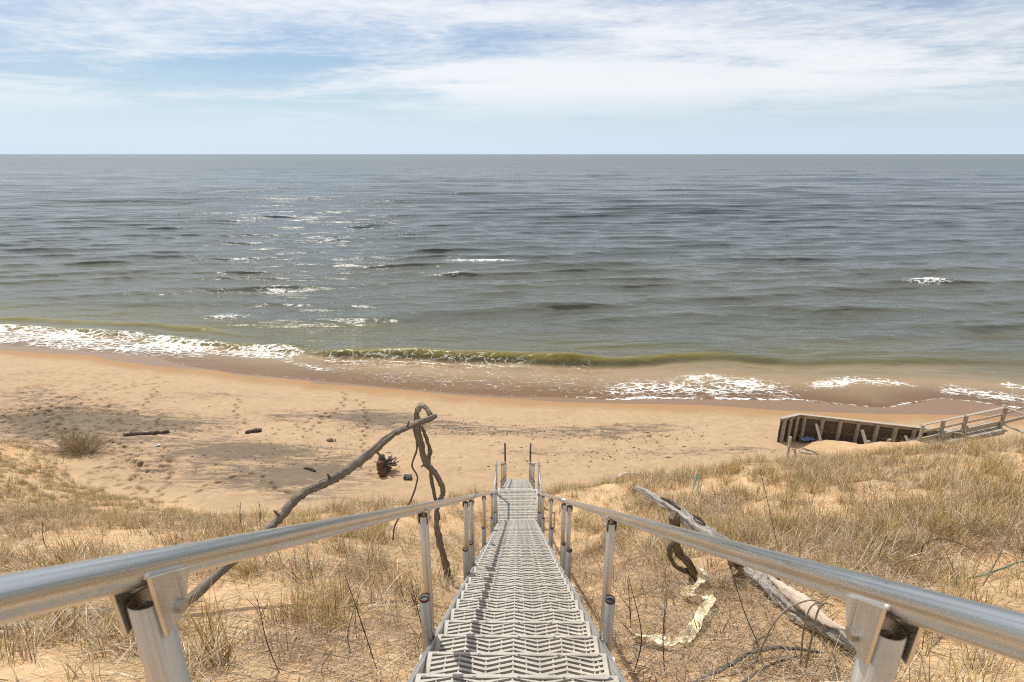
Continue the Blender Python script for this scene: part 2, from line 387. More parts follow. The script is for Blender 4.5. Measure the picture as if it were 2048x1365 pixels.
M = dict(
    sand=mat_sand(), water=mat_water(), blade=mat_blade('dry_grass'),
    alu=mat_metal('weathered_aluminium', (0.74, 0.73, 0.715), 0.25, 0.25),
    postm=mat_metal('oxidised_post_with_reflection', (0.56, 0.50, 0.42), 0.36, 0.4),  # oxidised metal; the brown tint also stands in for a dark reflection
    plate=mat_metal('aluminium_plate', (0.66, 0.655, 0.64), 0.42, 0.3),
    galv=mat_metal('galvanised_pipe', (0.42, 0.42, 0.41), 0.45, 0.6, (0.16, 0.13, 0.10)),
    bolt=mat_metal('steel_bolt', (0.55, 0.53, 0.5), 0.35, 0.4, (0.22, 0.12, 0.06)),
    rust=mat_plain('rusty_rim', (0.10, 0.03, 0.016), (0.035, 0.018, 0.014), 30, 0.85),
    dark=mat_plain('dark_pole', (0.045, 0.042, 0.04), (0.08, 0.075, 0.07), 10, 0.6),
    tread=mat_plain('cream_plastic', (0.42, 0.395, 0.345), (0.31, 0.285, 0.245), 7, 0.55, 0.15, None, 0.003, (0.46, 0.42, 0.35)),
    screw=mat_plain('dark_screw', (0.05, 0.045, 0.04), (0.09, 0.08, 0.07), 30, 0.5),
    drift=mat_plain('weathered_driftwood', (0.33, 0.285, 0.23), (0.10, 0.078, 0.06), 5, 0.85, 1.0, (12, 0.7, 1), 0.02, None, True),
    root=mat_plain('brown_root', (0.30, 0.22, 0.145), (0.10, 0.07, 0.045), 4, 0.85, 1.0, (9, 0.9, 1), 0.02, None, True),
    driftgrey=mat_plain('grey_driftwood', (0.50, 0.465, 0.42), (0.15, 0.125, 0.10), 5, 0.85, 0.9, (10, 0.7, 1), 0.02, None, True),
    pale=mat_plain('bare_pale_wood', (0.60, 0.51, 0.41), (0.36, 0.27, 0.18), 5, 0.8, 0.5, (8, 0.9, 1), 0.01, None, True),
    bark=mat_plain('dark_bark', (0.09, 0.07, 0.055), (0.04, 0.03, 0.025), 14, 0.9, 0.9, None, 0.02),
    white=mat_plain('bleached_wood', (0.62, 0.58, 0.52), (0.40, 0.36, 0.31), 6, 0.85, 0.5, (8, 1, 1), 0.01, None, True),
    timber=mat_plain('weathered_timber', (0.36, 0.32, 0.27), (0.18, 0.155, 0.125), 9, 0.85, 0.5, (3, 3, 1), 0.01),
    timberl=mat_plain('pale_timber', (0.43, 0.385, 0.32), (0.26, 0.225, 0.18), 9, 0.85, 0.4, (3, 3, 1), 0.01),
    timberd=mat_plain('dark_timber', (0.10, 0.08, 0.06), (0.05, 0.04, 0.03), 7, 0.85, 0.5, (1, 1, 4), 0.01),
    tape=mat_plain('cream_plastic_strip', (0.80, 0.75, 0.58), (0.72, 0.57, 0.27), 9, 0.4, 0.3, None, 0.01, (0.78, 0.74, 0.60)),
    green=mat_plain('green_cord', (0.01, 0.11, 0.065), (0.015, 0.16, 0.10), 20, 0.5),
    blue=mat_plain('blue_tarp', (0.12, 0.16, 0.32), (0.20, 0.25, 0.40), 8, 0.5),
    twig=mat_plain('dead_twig', (0.12, 0.085, 0.06), (0.055, 0.04, 0.03), 20, 0.85),
    twiggrey=mat_plain('grey_twig', (0.30, 0.25, 0.19), (0.16, 0.125, 0.09), 20, 0.85),
    willow=mat_plain('red_brown_stem', (0.42, 0.34, 0.225), (0.25, 0.19, 0.12), 20, 0.8),
    orange=mat_plain('rotten_orange_wood', (0.17, 0.065, 0.022), (0.05, 0.03, 0.02), 9, 0.85, 0.8),
    stone=mat_plain('beach_stone', (0.20, 0.14, 0.09), (0.09, 0.07, 0.05), 9, 0.8, 0.6),
    scrap=mat_plain('white_scrap', (0.75, 0.74, 0.72), (0.65, 0.64, 0.62), 9, 0.5),
    crate=mat_plain('dark_plastic', (0.03, 0.03, 0.03), (0.05, 0.05, 0.05), 9, 0.5),
)

# ------------------------------------------------------------------ terrain
SHORE_PX = [(-500, 655), (0, 690), (137, 700), (308, 714), (380, 733), (475, 747), (615, 759), (700, 767), (800, 776), (922, 787),
            (1031, 793), (1117, 794), (1236, 801), (1287, 797), (1440, 799), (1598, 801), (1680, 810), (1775, 818), (1815, 808), (1885, 799), (1960, 806), (2048, 818), (2500, 850)]
_sh = np.array([Pz(a, b, 0.0)[:2] for a, b in SHORE_PX])
def shore(x):
    return np.interp(x, _sh[:, 0], _sh[:, 1])
_sx = np.linspace(-120, 120, 2401)
_ss = np.convolve(np.pad(shore(_sx), 60, 'edge'), np.ones(121)/121, 'valid')    # smoothed shore for the beach body
def shore_s(x): return np.interp(x, _sx, _ss)
WET_PX = [(-500, 668), (0, 703), (102, 709), (181, 712), (212, 722), (318, 736), (434, 739), (475, 749), (615, 761), (632, 768), (700, 770), (800, 779), (855, 783),
          (922, 791), (1031, 797), (1117, 805), (1409, 812), (1562, 826), (1700, 830), (1866, 834), (2048, 840), (2500, 870)]
_wt = np.array([Pz(a, b, 0.12)[:2] for a, b in WET_PX])
def wetline(x): return np.interp(x, _wt[:, 0], _wt[:, 1])

PROF = {   # x : [(y, drop below the camera)]
    -60: [(-8, -2.4), (0, 1.5), (10, 6.0), (24, 11.6), (40, 19.5)],
    -29: [(-8, -2.6), (0, 1.4), (10, 6.5), (20, 11.4), (27.5, 15.6), (34, 19.5)],
    -18: [(-8, -2.8), (0, 1.4), (8, 6.2), (16, 11.6), (22, 15.5), (30, 20.5)],
    -12: [(-8, -3.0), (0, 1.4), (8, 6.6), (13, 9.8), (18, 13.6), (22, 16.6), (30, 22)],
    -7: [(-8, -3.0), (0, 1.35), (6, 5.15), (9.5, 7.35), (11.2, 8.45), (12.2, 9.4), (18, 14), (24, 18.6), (30, 23)],
    -3.5: [(-8, -3.2), (0, 1.45), (5, 4.75), (9, 7.15), (11, 8.1), (12.4, 8.85), (13.4, 9.7), (18, 13.6), (24, 18.2), (30, 23)],
    -1: [(-8, -3.5), (0, 1.5), (4, 4.25), (8, 6.95), (10.5, 8.45), (12, 8.95), (13.6, 9.15), (14.6, 9.95), (18, 12.8), (24, 17.4), (30, 22)],
    1: [(-8, -3.5), (0, 1.5), (4, 4.25), (8, 6.95), (10.5, 8.4), (12, 8.9), (13.6, 9.05), (14.6, 9.9), (18, 12.8), (24, 17.4), (30, 22)],
    4: [(-8, -3.0), (0, 1.5), (4, 4.0), (8, 6.25), (11, 7.85), (13.8, 8.85), (15, 9.85), (20, 14), (28, 20.5)],
    8: [(-8, -3.0), (0, 1.6), (4, 3.8), (8, 5.7), (12, 7.5), (14.3, 8.62), (15.5, 9.6), (22, 15), (30, 21.5)],
    15: [(-8, -3.0), (0, 1.7), (5, 3.9), (10, 6.0), (14.6, 8.15), (16, 9.2), (24, 15.8), (32, 22)],
    25: [(-8, -3.0), (0, 1.7), (8, 5.0), (16, 8.9), (18, 10.2), (26, 16.4), (34, 22)],
    60: [(-8, -3.0), (0, 1.7), (8, 5.0), (16, 8.9), (18, 10.2), (26, 16.4), (34, 22)],
}
_px = np.array(sorted(PROF))
def _smooth_profile(p):
    yy = np.linspace(-8, 60, 1361)
    pts = np.array(p); d = np.interp(yy, pts[:, 0], pts[:, 1])
    s = (pts[-1, 1]-pts[-2, 1])/(pts[-1, 0]-pts[-2, 0]); d = np.where(yy > pts[-1, 0], pts[-1, 1]+s*(yy-pts[-1, 0]), d)
    return np.convolve(np.pad(d, 12, mode='reflect', reflect_type='odd'), np.ones(25)/25, 'valid')
_ptab = np.array([_smooth_profile(PROF[k]) for k in _px])
def terrain_base(x, y):
    x = np.asarray(x, float); y = np.asarray(y, float)
    i = np.clip(np.searchsorted(_px, x)-1, 0, len(_px)-2)
    t = (x-_px[i])/(_px[i+1]-_px[i]); t = np.clip(t, 0, 1); t = t*t*(3-2*t)*0.6+t*0.4
    f = np.clip((y+8)/0.05, 0, 1359.99); j = f.astype(int); fr = f-j
    d0 = _ptab[i, j]*(1-fr)+_ptab[i, j+1]*fr; d1 = _ptab[i+1, j]*(1-fr)+_ptab[i+1, j+1]*fr
    zd = 18-(d0*(1-t)+d1*t)
    lump = (fbm(x*0.45, y*0.45, 3, 4)-0.5)*0.55*sstep(0.6, 2.5, np.abs(x)) + (fbm(x*2.2, y*2.2, 9, 3)-0.5)*0.10
    zd = zd + np.maximum(0, -8-y)*0.5*sstep(-40, -8, y)**0.3 + lump - 0.24*np.exp(-(x/1.0)**4)
    s = shore_s(x)-y
    zb = np.where(s > 0, 0.125*s, 0.055*s)
    zb = zb + sstep(2, 9, s)*((fbm(x*0.22, y*0.3, 21, 4)-0.5)*0.55 + (fbm(x*1.3, y*1.3, 25, 3)-0.5)*0.07)
    sd = shore(x)-y                              # cusps of the water's edge
    zb = zb + np.exp(-(s/2.2)**2)*0.10*(sd-s)
    k = 0.5; h = np.clip(0.5+0.5*(zd-zb)/k, 0, 1)
    z = zb*(1-h)+zd*h + k*h*(1-h)
    return np.maximum(z, -4.0), h
def ground(x, y): return float(terrain_base(np.array([x]), np.array([y]))[0][0])
def hit(px, py):
    d = ray(px, py); d = d/np.linalg.norm(d)
    a, b = 0.6, 90.0
    for n in (300, 24):
        t = np.linspace(a, b, n); pts = CAM+t[:, None]*d
        z, _ = terrain_base(pts[:, 0], pts[:, 1]); k = int(np.argmax(pts[:, 2] < z))
        if k == 0: return pts[-1]
        a, b = t[k-1], t[k]
    return pts[k]

def blobs(px, py, lst):
    s = np.zeros_like(px)
    for cx, cy, rx, ry, a in lst: s += a*np.exp(-((px-cx)/rx)**2-((py-cy)/ry)**2)
    return s

def build_terrain():
    xs = np.concatenate([np.arange(-120, -60, 2.0), np.arange(-60, -34, 0.28), np.arange(-34, 3, 0.075), np.arange(3, 20, 0.13), np.arange(20, 45, 0.3), np.arange(45, 121, 2.5)])
    ys = np.concatenate([np.arange(-40, -8, 2.0), np.arange(-8, 0, 0.5), np.arange(0, 17, 0.13), np.arange(17, 42, 0.075), np.arange(42, 56, 0.2), np.arange(56, 110, 2.0)])
    X, Y = np.meshgrid(xs, ys)
    Z, H = terrain_base(X, Y)
    # footprints pressed into the beach
    def prints(xc, yc, ang, L=0.19, W=0.11, D=0.15):
        i0, i1 = np.searchsorted(xs, (xc-0.5, xc+0.5)); j0, j1 = np.searchsorted(ys, (yc-0.5, yc+0.5))
        if i1-i0 < 3 or j1-j0 < 3: return
        dx = X[j0:j1, i0:i1]-xc; dy = Y[j0:j1, i0:i1]-yc
        a = (dx*math.cos(ang)+dy*math.sin(ang))/L; b = (-dx*math.sin(ang)+dy*math.cos(ang))/W
        r = np.sqrt(a*a+b*b)
        Z[j0:j1, i0:i1] += -D*np.exp(-r**4*0.8) + D*0.33*np.exp(-((r-1.55)/0.4)**2)
    def track(pl, step=0.66, side=0.11, wob=0.05):
        pts = np.array([hit(*p)[:2] for p in pl]); seg = np.linalg.norm(np.diff(pts, axis=0), axis=1); cum = np.concatenate([[0], np.cumsum(seg)])
        k = 0
        for s in np.arange(0, cum[-1], step):
            x = np.interp(s, cum, pts[:, 0]); y = np.interp(s, cum, pts[:, 1])
            x2 = np.interp(s+0.3, cum, pts[:, 0]); y2 = np.interp(s+0.3, cum, pts[:, 1])
            a = math.atan2(y2-y, x2-x) if s+0.3 < cum[-1] else a0; a0 = a
            sg = side if k % 2 else -side
            prints(x-math.sin(a)*sg+rng.normal(0, wob), y+math.cos(a)*sg+rng.normal(0, wob), a+rng.normal(0, 0.2)); k += 1
    for pl in ([(345, 1005), (430, 965), (510, 947)], [(510, 947), (545, 970), (590, 1000)], [(0, 752), (60, 749), (170, 737)],
               [(270, 830), (290, 810), (320, 770)], [(240, 890), (270, 930), (285, 970), (270, 1005)], [(330, 900), (345, 950), (320, 990), (265, 1010)],
               [(545, 868), (580, 855), (630, 838), (668, 824)], [(600, 855), (612, 862), (640, 868)], [(690, 785), (686, 810), (675, 822)],
               [(720, 800), (735, 840), (728, 870), (722, 905)], [(680, 860), (720, 858)], [(620, 860), (660, 830), (690, 826)],
               [(200, 800), (150, 815), (60, 820)], [(330, 765), (260, 775), (180, 790), (90, 800)], [(250, 870), (320, 850), (420, 866)],
               [(1240, 850), (1300, 870), (1340, 905)], [(480, 800), (470, 830), (500, 850)]):
        track(pl)
    n = 0
    for _ in range(2400):        # the trampled part at the left
        px = rng.uniform(-60, 340); py = rng.uniform(742, 1010)
        w = math.exp(-((px-90)/150)**2-((py-815)/60)**2) + 0.55*math.exp(-((px-270)/70)**2-((py-940)/55)**2)
        if rng.random() > w: continue
        p = hit(px, py)
        prints(p[0], p[1], rng.uniform(0, math.pi), 0.17*rng.uniform(0.8, 1.3), 0.10*rng.uniform(0.9, 1.4), rng.uniform(0.06, 0.12)); n += 1
    for _ in range(260):
        px = rng.uniform(300, 1500); py = rng.uniform(820, 950)
        p = hit(px, py); 
        if p[1] > 18: prints(p[0], p[1], rng.uniform(0, math.pi), 0.11, 0.08, 0.05)
    PX, PY = project(X, Y, Z)
    dark = blobs(PX, PY, [(150, 838, 170, 26, 1.0), (60, 790, 90, 18, .45), (330, 850, 120, 16, .7), (450, 897, 90, 20, .9), (560, 905, 130, 16, .7), (520, 955, 170, 26, .75),
                          (640, 940, 100, 22, .7), (690, 833, 150, 13, .7), (760, 842, 60, 14, .7), (880, 850, 90, 12, .5), (980, 862, 150, 11, .5), (1180, 868, 110, 14, .6), (1290, 855, 90, 9, .5),
                          (1360, 905, 130, 10, .35), (1050, 905, 120, 12, .3), (330, 920, 90, 30, .4), (200, 880, 120, 20, .5), (1500, 900, 60, 8, .3), (820, 800, 250, 8, .12),
                          (620, 990, 120, 20, .45), (400, 790, 200, 12, .25), (60, 860, 90, 30, .6)])
    wl_ = wetline(X)
    s = wl_ - Y
    damp = sstep(3.2, 0.3, s + (fbm(X*0.6, Y*0.6, 31, 3)-0.5)*1.6)*0.5
    wet = np.where(s < 0, np.clip(0.72 - s*0.5, 0.6, 1.0), damp)
    wet = np.where(s < 0.05, np.maximum(wet, 0.72), wet)
    ny, nx = X.shape
    verts = np.stack([X, Y, Z], -1).reshape(-1, 3)
    idx = np.arange(nx*ny).reshape(ny, nx)
    faces = np.stack([idx[:-1, :-1], idx[:-1, 1:], idx[1:, 1:], idx[1:, :-1]], -1).reshape(-1, 4)
    o = grid_obj('sandy_ground', verts, faces, M['sand'], dict(dune=H, dark=dark, wet=wet))
    tag(o, kind='structure'); return o
def grid_obj(name, verts, faces, mat, attrs):
    me = bpy.data.meshes.new(name)
    me.vertices.add(len(verts)); me.vertices.foreach_set('co', verts.astype(np.float32).ravel())
    me.loops.add(len(faces)*4); me.loops.foreach_set('vertex_index', faces.astype(np.int32).ravel())
    me.polygons.add(len(faces)); me.polygons.foreach_set('loop_start', np.arange(len(faces), dtype=np.int32)*4)
    me.polygons.foreach_set('loop_total', np.full(len(faces), 4, np.int32))
    me.polygons.foreach_set('use_smooth', np.ones(len(faces), bool))
    me.update(calc_edges=True); me.validate()
    for k, v in attrs.items():
        a = me.attributes.new(k, 'FLOAT', 'POINT'); a.data.foreach_set('value', np.ascontiguousarray(v, dtype=np.float32).ravel())
    me.materials.append(mat)
    o = bpy.data.objects.new(name, me); COL.objects.link(o)
    return o
GROUND = build_terrain()

# ------------------------------------------------------------------ lake
def build_lake():
    rows = list(np.arange(33.5, 62, 0.13)); y = 62.0; d = 0.14
    while y < 800:
        rows.append(y); d = max(0.15, y*y/9900*0.28); y += d
    while y < 30000:
        rows.append(y); y *= 1.12
    rows = np.array(rows); U = np.linspace(-1.32, 1.32, 860)
    Y0 = np.repeat(rows[:, None], len(U), 1); X0 = (Y0+16)*U[None, :]
    dY = np.gradient(rows)[:, None]
    dist = Y0 - shore(X0)                                   # metres out from the water's edge
    depth = np.maximum(0, -terrain_base(X0, np.minimum(Y0, 100))[0])
    depth = np.where(Y0 > 95, 4+ (Y0-95)*0.03, depth)
    Z = np.zeros_like(X0); DX = np.zeros_like(X0); DY = np.zeros_like(X0)
    r = np.random.default_rng(11)
    amp = sstep(3, 26, dist)*0.85 + 0.15*sstep(0.5, 6, dist)
    GF = [vnoise(X0/s+q*7.1, Y0/(s*0.43)+q*3.3, 50+q) for q, s in enumerate((20, 27, 35, 46, 60, 78))]
    for i in range(44):
        lam = 1.3*(13/1.3)**(i/43.0); k = 2*math.pi/lam
        th = r.normal(0.06, 0.13 if lam > 4.5 else 0.32)        # travel direction, about straight to the shore
        kx, ky = k*math.sin(th), -k*math.cos(th)
        a = 0.0028*lam**1.28*r.uniform(0.6, 1.3)*(0.8 if lam > 9 else (1.55 if lam > 2.8 else 1.0))
        ph = r.uniform(0, 2*math.pi)
        res = sstep(2.2, 5.0, lam/np.maximum(dY, (Y0+16)*2.64/860))
        grp = 0.62+0.76*(GF[i % 6] if lam < 6 else GF[3+i % 3])
        A = a*amp*res*grp
        P = kx*X0+ky*Y0+ph
        Z += A*np.cos(P); q = 0.9
        DX -= q*A*math.sin(th)*np.sin(P); DY += q*A*math.cos(th)*np.sin(P)
    far = sstep(110, 330, Y0)                                # wave groups out on the lake
    for i in range(16):
        lam = 14*(95/14)**(i/15.0); k = 2*math.pi/lam; th = r.normal(0.05, 0.09)
        res = sstep(2.2, 4.5, lam/np.maximum(dY, (Y0+16)*2.64/860*0.5))
        A = 0.0032*lam*far*res*(0.6+0.8*GF[i % 6])*r.uniform(0.7, 1.3)
        P = k*math.sin(th)*X0-k*math.cos(th)*Y0+r.uniform(0, 6.28)+4.0*GF[(i*5+2) % 6]
        Z += A*np.cos(P); DY += 0.9*A*math.cos(th)*np.sin(P)
    PX, PY = project(X0, Y0, 0*X0)
    nr = int(np.searchsorted(rows, 125.0))
    def fb(x, y, seed, octv):                                # shore noise, near rows only
        o = np.zeros_like(X0); o[:nr] = fbm(x[:nr], y[:nr], seed, octv); return o
    foam = np.zeros_like(X0)
    def along(pts):       # crest line in photo pixels -> y as a function of x on the lake
        w = np.array([Pz(a, b, 0.0)[:2] for a, b in pts]); return np.interp(X0, w[:, 0], w[:, 1])
    def env(a, b, fa, fb): return sstep(a-fa, a+fa, PX)*sstep(b+fb, b-fb, PX)
    wob = (fb(X0*0.35, Y0*0.05, 71, 3)-0.5)
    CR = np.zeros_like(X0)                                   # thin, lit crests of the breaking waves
    def ridge(pts, height, e, back=2.6, front=0.75, wv=1.2):
        yc = along(pts)+wob*wv; t = Y0-yc
        prof = np.where(t > 0, np.exp(-(t/back)**2), np.exp(-(t/front)**2)) - 0.25*np.exp(-((t+front*2.0)/1.0)**2)
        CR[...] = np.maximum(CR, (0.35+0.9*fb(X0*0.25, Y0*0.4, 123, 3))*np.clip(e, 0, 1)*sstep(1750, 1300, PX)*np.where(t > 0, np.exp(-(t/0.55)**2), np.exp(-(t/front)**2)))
        rag = 0.62+0.70*fb(X0*0.22, Y0*0.02, 133, 3)          # an uneven crest
        return t, height*e*prof*rag
    # the green wave about to break and its long shoulder to the right
    t, z = ridge([(400, 706), (640, 709), (800, 712), (1000, 717), (1090, 724), (1180, 727), (1300, 722), (1420, 712), (1560, 724), (1800, 722), (2300, 720)], 0.80,
                 env(650, 1190, 60, 60)*0.9 + 0.55*env(1200, 1560, 60, 60) + 0.32*env(1580, 2300, 80, 50))
    Z += z; foam += env(640, 1060, 30, 40)*np.exp(-((t+0.5)/0.55)**2)*(0.25+0.75*fb(X0*0.7, Y0*0.7, 81, 3))*0.30
    foam += env(640, 1050, 30, 40)*np.exp(-((t+1.5)/0.9)**2)*0.12
    # the broken wave at the left, a bore of foam
    t, z = ridge([(-600, 640), (0, 655), (150, 662), (300, 676), (420, 690), (620, 704), (700, 706)], 0.42, sstep(650, 560, PX)*0.7, 2.2, 0.8)
    Z += z
    ff = np.where(t > 0, np.exp(-(t/0.5)**2), 1)*sstep(-9.5+3.0*0, -6.0, t)*sstep(640, 540, PX)
    lowedge = along([(-600, 672), (0, 687), (137, 701), (308, 714), (437, 716), (560, 713), (640, 716)])
    ff = np.where(t > 0, np.exp(-(t/0.45)**2), 1.0)*sstep(-0.5, 0.7, Y0-lowedge+(fb(X0*.5, Y0*.5, 85, 3)-.5)*2.0)*sstep(655, 560, PX)
    foam += ff*(0.24+0.80*fb(X0*0.28, Y0*0.5, 83, 4))*(0.80+0.35*np.exp(-((t+1.2)/1.5)**2))
    # the second crest at the left
    t, z = ridge([(-600, 625), (0, 641), (200, 647), (420, 660), (600, 690)], 0.24, sstep(560, 380, PX)*0.8, 2.0, 0.9); Z += z*1.25
    # the foam on the right and its swash
    def patch(pts, thick_back, thick_front, e, a, sd):
        yc = along(pts)+(fb(X0*0.5, Y0*0.12, sd, 3)-0.5)*1.6; t = Y0-yc
        return a*e*np.where(t > 0, np.exp(-(t/thick_back)**2), np.exp(-(t/thick_front)**2))*(0.45+0.8*fb(X0*0.4, Y0*0.6, sd+1, 3))
    foam += patch([(1100, 786), (1240, 782), (1400, 775), (1500, 778), (1610, 790)], 2.0, 1.5, env(1230, 1590, 60, 40), 0.66, 91)
    foam += patch([(1350, 752), (1450, 758), (1560, 768)], 1.0, 0.9, env(1370, 1540, 40, 60), 0.62, 92)
    foam += patch([(1590, 782), (1640, 768), (1720, 764), (1850, 776)], 0.9, 0.8, env(1620, 1830, 30, 30), 0.80, 93)
    foam += patch([(1850, 780), (1950, 790), (2060, 803), (2300, 815)], 1.3, 1.1, sstep(1850, 1910, PX), 0.70, 94)
    foam += patch([(1990, 772), (2060, 778), (2300, 780)], 0.7, 0.7, sstep(1985, 2020, PX), 0.8, 95)
    foam += 0.40*env(650, 1250, 60, 60)*sstep(9, 6, dist)*sstep(0, 1.5, dist)*fb(X0*0.5, Y0*0.8, 97, 4)
    # thin line of bubbles along the water's edge
    foam += np.exp(-((dist-0.10)/0.20)**2)*(0.18+0.55*fb(X0*0.4, 0*Y0, 99, 3))*(0.4+0.9*sstep(1040, 1250, PX))
    foam += 0.5*env(560, 655, 20, 20)*np.exp(-((Y0-along([(540, 715), (580, 724), (650, 741), (700, 745)]))/0.5)**2)
    # whitecaps farther out, each on its own steep crest
    for (px, py, w, h, a) in ((970, 521, 62, 0.55, 1.25), (915, 549, 24, .3, .75), (1848, 566, 40, .5, 1.15), (545, 582, 32, .35, .7), (455, 635, 45, .3, .6), (735, 527, 26, .2, .3), (2040, 566, 22, .4, .0),
                              (1650, 622, 60, .42, 0), (1410, 632, 55, .35, 0), (1090, 614, 50, .4, .0), (1200, 640, 60, .35, 0), (1560, 520, 60, .45, 0), (130, 595, 90, .35, .1), (300, 588, 60, .3, .1), (1350, 690, 60, .2, 0), (250, 490, 60, .35, .0),
                              (1740, 540, 80, .4, 0), (600, 610, 80, .3, 0), (1900, 640, 90, .4, 0), (820, 640, 80, .3, 0), (420, 545, 80, .35, .0), (1250, 560, 70, .35, 0)):
        c = Pz(px, py, 0); sc = c[1]/FPX; wx = w*sc*1.05
        t = Y0-(c[1]+0.12*(X0-c[0])*0+wob*1.5); e = np.exp(-((X0-c[0])/wx)**4)
        if h:
            Z += h*np.exp(-((X0-c[0])/(wx*1.7))**2)*np.where(t > 0, np.exp(-(t/2.4)**2), np.exp(-(t/0.9)**2))
        if a: foam += 1.2*a*np.exp(-((X0-c[0])/wx)**2)*np.exp(-((t+0.3)/ (0.8+0.004*c[1]))**2)*(0.35+0.95*fb(X0*0.4, Y0*0.4, 101, 3))
    X = X0+DX; Y = Y0+DY-1.35*np.clip(Z, -0.4, 0.4)*sstep(12, 30, dist)    # fronts steeper than backs
    Z = Z*sstep(0.0, 4.0, dist) + 0.015
    ny, nx = X.shape
    verts = np.stack([X, Y, Z], -1).reshape(-1, 3)
    idx = np.arange(nx*ny).reshape(ny, nx)
    q = np.stack([idx[:-1, :-1], idx[:-1, 1:], idx[1:, 1:], idx[1:, :-1]], -1)
    keep = (dist > -0.8)
    qk = keep[:-1, :-1] & keep[1:, 1:]
    faces = q[qk].reshape(-1, 4)
    used = np.unique(faces); remap = -np.ones(nx*ny, np.int64); remap[used] = np.arange(len(used))
    dp = np.maximum(0, depth + np.minimum(Z, 0.5)*0.8)
    o = grid_obj('lake_water', verts[used], remap[faces], M['water'], dict(crest=CR.ravel()[used], depth=dp.ravel()[used], foam=np.clip(foam, 0, 1.6).ravel()[used]))
    tag(o, kind='structure')
build_lake()

#@@OBJECTS
# ------------------------------------------------------------------ the aluminium staircase
RUN, RISE, SLOPE = 0.2835, 0.189, 0.189/0.2835
def nose(y): return 18-(0.978+SLOPE*y)                   # height of the nosing line of the upper flight
TW, TD, TH = 0.90, 0.305, 0.032
def tread_mesh(name, width, depth, rows, half=0.134, amp=0.034, slot=0.40, screws=True):
    """perforated tread: zigzag bars joined by short ribs, closed front and back strips; origin at the front edge's middle, +y is uphill"""
    b = MB()
    x0 = -width/2; n = 0
    xs = [x0+0.022]; k = math.floor((x0+0.03)/half)
    off = 0.02
    pos = [off+half*i for i in range(-8, 9) if x0+0.03 < off+half*i < -x0-0.03]
    xs = [x0+0.02] + pos + [-x0-0.02]
    def zig(x):                      # triangle wave, peaks away from the front
        t = ((x-off)/half) % 2
        return amp*(t if t < 1 else 2-t)
    zz = [zig(x) for x in xs]
    pitch = (depth-amp-0.012)/rows
    def strip(f0, f1):
        base = len(b.v)
        for x, z in zip(xs, zz):
            for dz in (0, -TH*1.7):
                b.v.append((x, f0(x, z), dz)); b.v.append((x, f1(x, z), dz)); b.uv += [(x, 0), (x, 1)]
        for i in range(len(xs)-1):
            a = base+4*i; c = a+4
            for q in ((a, c, c+1, a+1), (a+2, a+3, c+3, c+2), (a, a+2, c+2, c), (a+1, c+1, c+3, a+3)): b.f.append(list(q)); b.mi.append(0)
    w = pitch*(1-slot)
    strip(lambda x, z: 0.0, lambda x, z: 0.013)
    mn = 0.014
    for r in (-1, 0):
        strip(lambda x, z: max(mn, 0.006+z+r*pitch-w*0.5), lambda x, z: max(mn+0.0005, 0.006+z+r*pitch+w*0.5))
    for r in range(1, rows):
        strip(lambda x, z: 0.006+z+r*pitch-w*0.5, lambda x, z: 0.006+z+r*pitch+w*0.5)
    strip(lambda x, z: 0.006+z+rows*pitch-w*0.5, lambda x, z: depth)
    for sx in (-1, 1): b.box(sx*(width/2-0.011), depth/2, -TH*0.4, 0.022, depth-0.004, TH*0.8+0.003)
    b.box(0, 0.003, -TH*0.72, width-0.05, 0.008, TH*0.8)                      # the front lip
    ribs = sorted(set(pos+[(xs[i]+xs[i+1])/2 for i in range(len(xs)-1)]))
    for x in ribs: b.box(x, depth/2+zig(x)*0.3, -TH*0.42, 0.008, depth-0.03, TH*0.6)
    if screws:
        for x in (-width/2+0.035, -0.21, -0.01, 0.19, width/2-0.035):
            base = len(b.v)
            for k in range(8):
                a = 2*math.pi*k/8; b.v.append((x+0.0075*math.cos(a), 0.016+0.0075*math.sin(a), 0.0018)); b.uv.append((0, 0))
            b.f.append([base+k for k in range(8)]); b.mi.append(1)
    me = bpy.data.meshes.new(name); me.from_pydata(b.v, [], b.f)
    me.materials.append(M['tread']); me.materials.append(M['screw']); me.polygons.foreach_set('material_index', b.mi); me.update()
    return me
def ring_tube(b, c, r, z0, z1, t=0.004, n=20, mi=0):          # open-ended upright tube with a wall
    base = len(b.v)
    for (rr, z) in ((r, z0), (r, z1), (r-t, z1), (r-t, z0)):
        zc = z if callable(z) else (lambda dx, dy, z=z: z)
        for k in range(n):
            a = 2*math.pi*k/n; dx, dy = math.cos(a), math.sin(a)
            b.v.append((c[0]+rr*dx, c[1]+rr*dy, zc(rr*dx, rr*dy))); b.uv.append((k/n, b.v[-1][2]))
    for j in range(3):
        for k in range(n):
            k2 = (k+1) % n
            b.f.append([base+j*n+k, base+j*n+k2, base+(j+1)*n+k2, base+(j+1)*n+k]); b.mi.append(mi)

